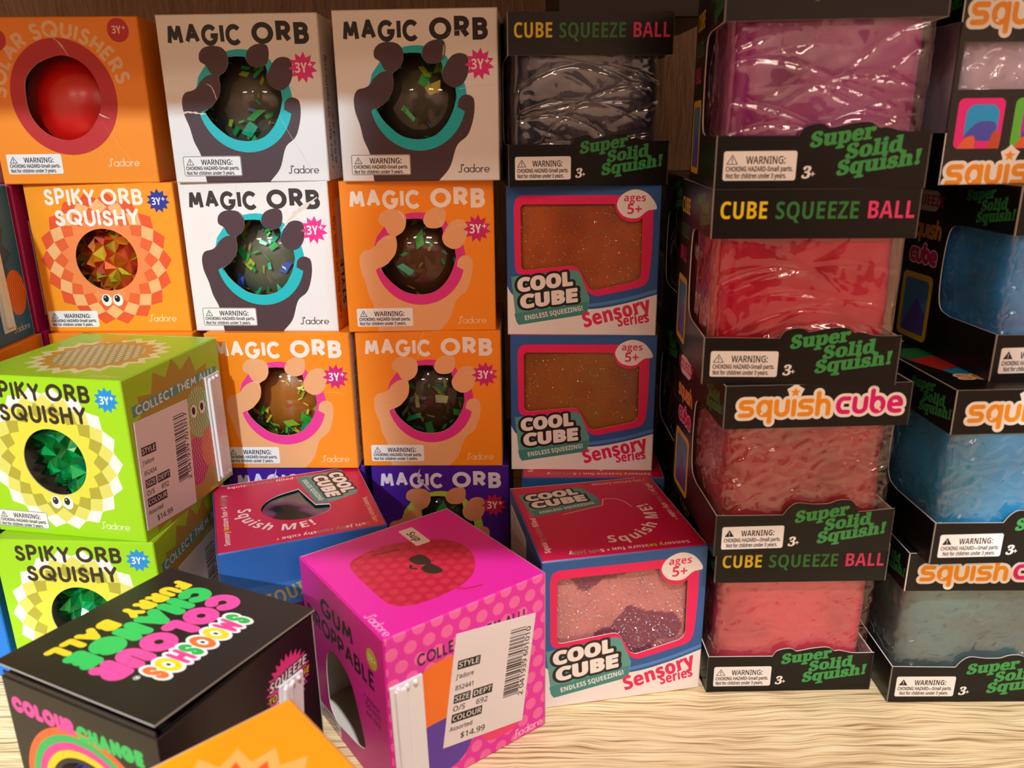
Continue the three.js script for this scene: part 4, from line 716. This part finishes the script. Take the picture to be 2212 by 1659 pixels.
// ------------------------------------------------------------------ lamps
function lampSpot(name, label, L, angle, pen) {
  const o = thing(name, label, 'lamp', L.at); o.up.set(0, 1, 0);
  const dir = new THREE.Vector3(...L.aim).sub(new THREE.Vector3(...L.at)).normalize(), q = new THREE.Quaternion().setFromUnitVectors(new THREE.Vector3(0, -1, 0), dir);
  const can = part('lamp_can', new THREE.CylinderGeometry(0.04, 0.045, 0.14, 32, 1, true), std(0x22201f, 0.5, { side: THREE.DoubleSide }), o); can.quaternion.copy(q); can.position.copy(dir).multiplyScalar(-0.075);
  const back = part('lamp_cap', new THREE.CylinderGeometry(0.04, 0.04, 0.006, 32), std(0x22201f, 0.5), o); back.quaternion.copy(q); back.position.copy(dir).multiplyScalar(-0.148);
  const bulb = part('lamp_bulb', new THREE.CylinderGeometry(0.034, 0.034, 0.004, 32), std(0xffffff, 0.5, { emissive: L.color, emissiveIntensity: 6 }), o); bulb.quaternion.copy(q); bulb.position.copy(dir).multiplyScalar(-0.012);
  const top = CEIL_Y - L.at[1]; if (top > 0.08) { part('lamp_stem', new THREE.CylinderGeometry(0.006, 0.006, top, 12), std(0x22201f, 0.5), o).position.set(-dir.x * 0.09, top / 2, -dir.z * 0.09 - 0.0); }
  const s = new THREE.SpotLight(L.color, L.power, 0, angle, pen, 2); s.position.copy(dir).multiplyScalar(0.01); s.castShadow = true; s.shadow.radius = 1.4; o.add(s); s.target.position.copy(dir); o.add(s.target);
}
lampSpot('unseen_spotlight', 'unseen black spotlight behind the photographer, lighting the left stacks', KEY, 0.6, 0.4);
lampSpot('unseen_spotlight', 'unseen black spotlight above the aisle, lighting the shelf wood and lower boxes', DOWN, 0.7, 0.6);
PANELS.list.forEach(([x, z], i) => {
  const o = thing('unseen_ceiling_light', 'unseen warm ceiling light panel above the aisle, lighting the shaded boxes', 'lamp', [x, CEIL_Y, z], 0, 'unseen ceiling light panels');
  part('frame', new THREE.BoxGeometry(PANELS.w + 0.04, 0.02, PANELS.d + 0.04), std(0xe8e4e0, 0.6), o).position.y = -0.0105;
  part('diffuser', new THREE.BoxGeometry(PANELS.w, 0.01, PANELS.d), std(0xffffff, 0.6, { emissive: PANELS.color, emissiveIntensity: PANELS.glow }), o).position.y = -0.026;
  const l = new THREE.RectAreaLight(PANELS.color, PANELS.power, PANELS.w, PANELS.d); l.position.y = -0.04; l.lookAt(0, -1, 0); l.rotation.set(-Math.PI / 2, 0, 0); o.add(l);
});

// ------------------------------------------------------------------ the photographer, who stands outside the frame and shades the middle of the stacks
function sdfGeo(bones, blend, [cx, cy, cz], half, n) {
  const mc = new MarchingCubes(n, new THREE.MeshStandardMaterial(), false, false, 120000); mc.isolation = 0; const h = n / 2, f = mc.field;
  const B = bones.map(([a, b, ra, rb]) => { const ab = [b[0] - a[0], b[1] - a[1], b[2] - a[2]]; return [a, ab, ab[0] ** 2 + ab[1] ** 2 + ab[2] ** 2 + 1e-12, ra, rb]; });
  for (let k = 0; k < n; k++) for (let j = 0; j < n; j++) for (let i = 0; i < n; i++) {
    const x = cx + (i - h) / h * half, y = cy + (j - h) / h * half, z = cz + (k - h) / h * half; let d = 1;
    for (const [a, ab, l, ra, rb] of B) { const px = x - a[0], py = y - a[1], pz = z - a[2]; let t = (px * ab[0] + py * ab[1] + pz * ab[2]) / l; t = t < 0 ? 0 : t > 1 ? 1 : t; const e = Math.hypot(px - ab[0] * t, py - ab[1] * t, pz - ab[2] * t) - ra - (rb - ra) * t; const q = Math.max(blend - Math.abs(d - e), 0) / blend; d = Math.min(d, e) - q * q * blend * 0.25; }
    f[i + j * n + k * n * n] = -d;
  }
  mc.update(); const g = new THREE.BufferGeometry(), c = mc.count;
  const p = Float32Array.from(mc.positionArray.subarray(0, c * 3)), nn = Float32Array.from(mc.normalArray.subarray(0, c * 3));
  for (let i = 0; i < c; i++) { p[i * 3] = cx + p[i * 3] * half; p[i * 3 + 1] = cy + p[i * 3 + 1] * half; p[i * 3 + 2] = cz + p[i * 3 + 2] * half; }
  g.setAttribute('position', new THREE.BufferAttribute(p, 3)); g.setAttribute('normal', new THREE.BufferAttribute(nn, 3)); return g;
}
{
  const H = [-0.138, 0.555, 0.3], o = thing('person', 'unseen person in a dark sweater holding up a phone, shading the middle stacks', 'person', [0, FLOOR_Y, 0]);
  const at = (a) => [a[0], a[1], a[2]], hd = (x, y, z) => [H[0] + x, H[1] + y, H[2] + z];
  const neck = [-0.145, 0.39, 0.36], chest = [-0.13, 0.2, 0.43], hip = [-0.12, -0.16, 0.47], shL = [-0.31, 0.32, 0.42], shR = [0.05, 0.32, 0.44], elL = [-0.29, 0.05, 0.3], elR = [0.2, 0.05, 0.31], haL = [-0.098, 0.232, 0.046], haR = [0.188, 0.232, 0.05];
  const kn = [[-0.21, -0.6, 0.46], [-0.03, -0.6, 0.46]], an = [[-0.22, -1.02, 0.5], [-0.02, -1.02, 0.5]];
  const head = [[hd(0, 0.035, 0.01), hd(0, 0.03, 0.03), 0.082, 0.085], [hd(0, -0.05, -0.02), hd(0, -0.075, -0.035), 0.058, 0.04], [hd(0, 0.0, -0.085), hd(0, -0.025, -0.1), 0.01, 0.014], [hd(-0.084, 0, 0.01), hd(-0.086, -0.02, 0.012), 0.012, 0.01], [hd(0.084, 0, 0.01), hd(0.086, -0.02, 0.012), 0.012, 0.01], [hd(-0.02, -0.055, -0.078), hd(0.02, -0.055, -0.078), 0.008, 0.008], [hd(0, -0.06, 0.02), neck, 0.052, 0.056]];
  const fingers = (c, s) => { const r = [[[c[0], c[1] - 0.035, c[2]], [c[0] - s * 0.01, c[1] + 0.025, c[2] - 0.005], 0.022, 0.024]]; for (let k = 0; k < 4; k++) { const y = c[1] + 0.03 - k * 0.019, l = [0.9, 1, 0.95, 0.78][k]; const a = [c[0] - s * 0.012, y, c[2] - 0.012], b = [c[0] - s * 0.03, y, c[2] - 0.03 * l - 0.004], e = [c[0] - s * (0.03 + 0.026 * l), y, c[2] - 0.03 * l - 0.003]; r.push([a, b, 0.0095, 0.009], [b, e, 0.0088, 0.0075]); } r.push([[c[0] - s * 0.01, c[1] + 0.01, c[2] + 0.012], [c[0] - s * 0.034, c[1] + 0.02, c[2] + 0.012], 0.012, 0.0105], [[c[0] - s * 0.034, c[1] + 0.02, c[2] + 0.012], [c[0] - s * 0.056, c[1] + 0.024, c[2] + 0.004], 0.0105, 0.0085]); return r; };
  const skin = mergeGeometries([sdfGeo([...head, [neck, chest, 0.06, 0.1], [shL, elL, 0.05, 0.04], [elL, haL, 0.038, 0.026], [shR, elR, 0.05, 0.04], [elR, haR, 0.038, 0.026], [chest, hip, 0.11, 0.12], [neck, shL, 0.06, 0.05], [neck, shR, 0.06, 0.05], ...kn.flatMap((k, i) => [[[hip[0] + (i ? 0.08 : -0.08), hip[1], hip[2]], k, 0.08, 0.05], [k, an[i], 0.048, 0.036]])], 0.03, [-0.05, -0.2, 0.32], 0.95, 100),
    sdfGeo(head, 0.02, [H[0], H[1] - 0.03, H[2]], 0.16, 64), sdfGeo(fingers(haL, -1), 0.006, [haL[0], haL[1], haL[2] - 0.01], 0.1, 56), sdfGeo(fingers(haR, 1), 0.006, [haR[0], haR[1], haR[2] - 0.01], 0.1, 56)]);
  const sub = (n, g, m) => { const q = part(n, g, m, o); q.position.y = -FLOOR_Y; return q; };
  sub('body', skin, std(0xc58f74, 0.55));
  sub('hair', sdfGeo([[hd(0, 0.05, 0.035), hd(0, 0.03, 0.05), 0.098, 0.1], [hd(-0.062, 0.02, 0.04), hd(-0.066, -0.1, 0.05), 0.034, 0.03], [hd(0.062, 0.02, 0.04), hd(0.066, -0.1, 0.05), 0.034, 0.03], [hd(0, 0, 0.08), hd(0, -0.12, 0.085), 0.05, 0.045]], 0.03, [H[0], H[1], H[2] + 0.03], 0.22, 56), std(0x2a1c14, 0.6));
  sub('sweater', sdfGeo([[neck, chest, 0.075, 0.13], [chest, hip, 0.135, 0.145], [neck, shL, 0.06, 0.065], [neck, shR, 0.06, 0.065], [shL, elL, 0.066, 0.054], [elL, [-0.12, 0.2, 0.09], 0.054, 0.04], [shR, elR, 0.066, 0.054], [elR, [0.165, 0.2, 0.1], 0.054, 0.04]], 0.04, [-0.05, 0.1, 0.32], 0.46, 72), std(0x3a3338, 0.9));
  sub('trousers', sdfGeo(kn.flatMap((k, i) => [[[hip[0] + (i ? 0.075 : -0.075), hip[1] - 0.05, hip[2]], k, 0.11, 0.075], [k, [an[i][0], an[i][1] + 0.06, an[i][2]], 0.072, 0.06]]), 0.04, [-0.12, -0.6, 0.47], 0.52, 72), std(0x2a3244, 0.9));
  sub('shoes', sdfGeo(an.map((a) => [[a[0], FLOOR_Y + 0.042, a[2] + 0.03], [a[0], FLOOR_Y + 0.035, a[2] - 0.15], 0.042, 0.035]), 0.02, [-0.12, FLOOR_Y + 0.05, 0.44], 0.26, 56), std(0xd8d4d0, 0.6));
  const ph = thing('smartphone', 'black smartphone held sideways by the unseen photographer', 'phone', [0.045, 0.235, 0.016]); ph.rotation.set(-17.5 * D2R, 0, 0);
  part('phone_body', new RoundedBoxGeometry(0.155, 0.074, 0.0085, 4, 0.004), std(0x16181c, 0.3), ph); part('phone_screen', new RoundedBoxGeometry(0.149, 0.068, 0.001, 2, 0.0004), std(0x08090b, 0.1), ph).position.z = 0.0042;
}

renderer.render(scene, camera);
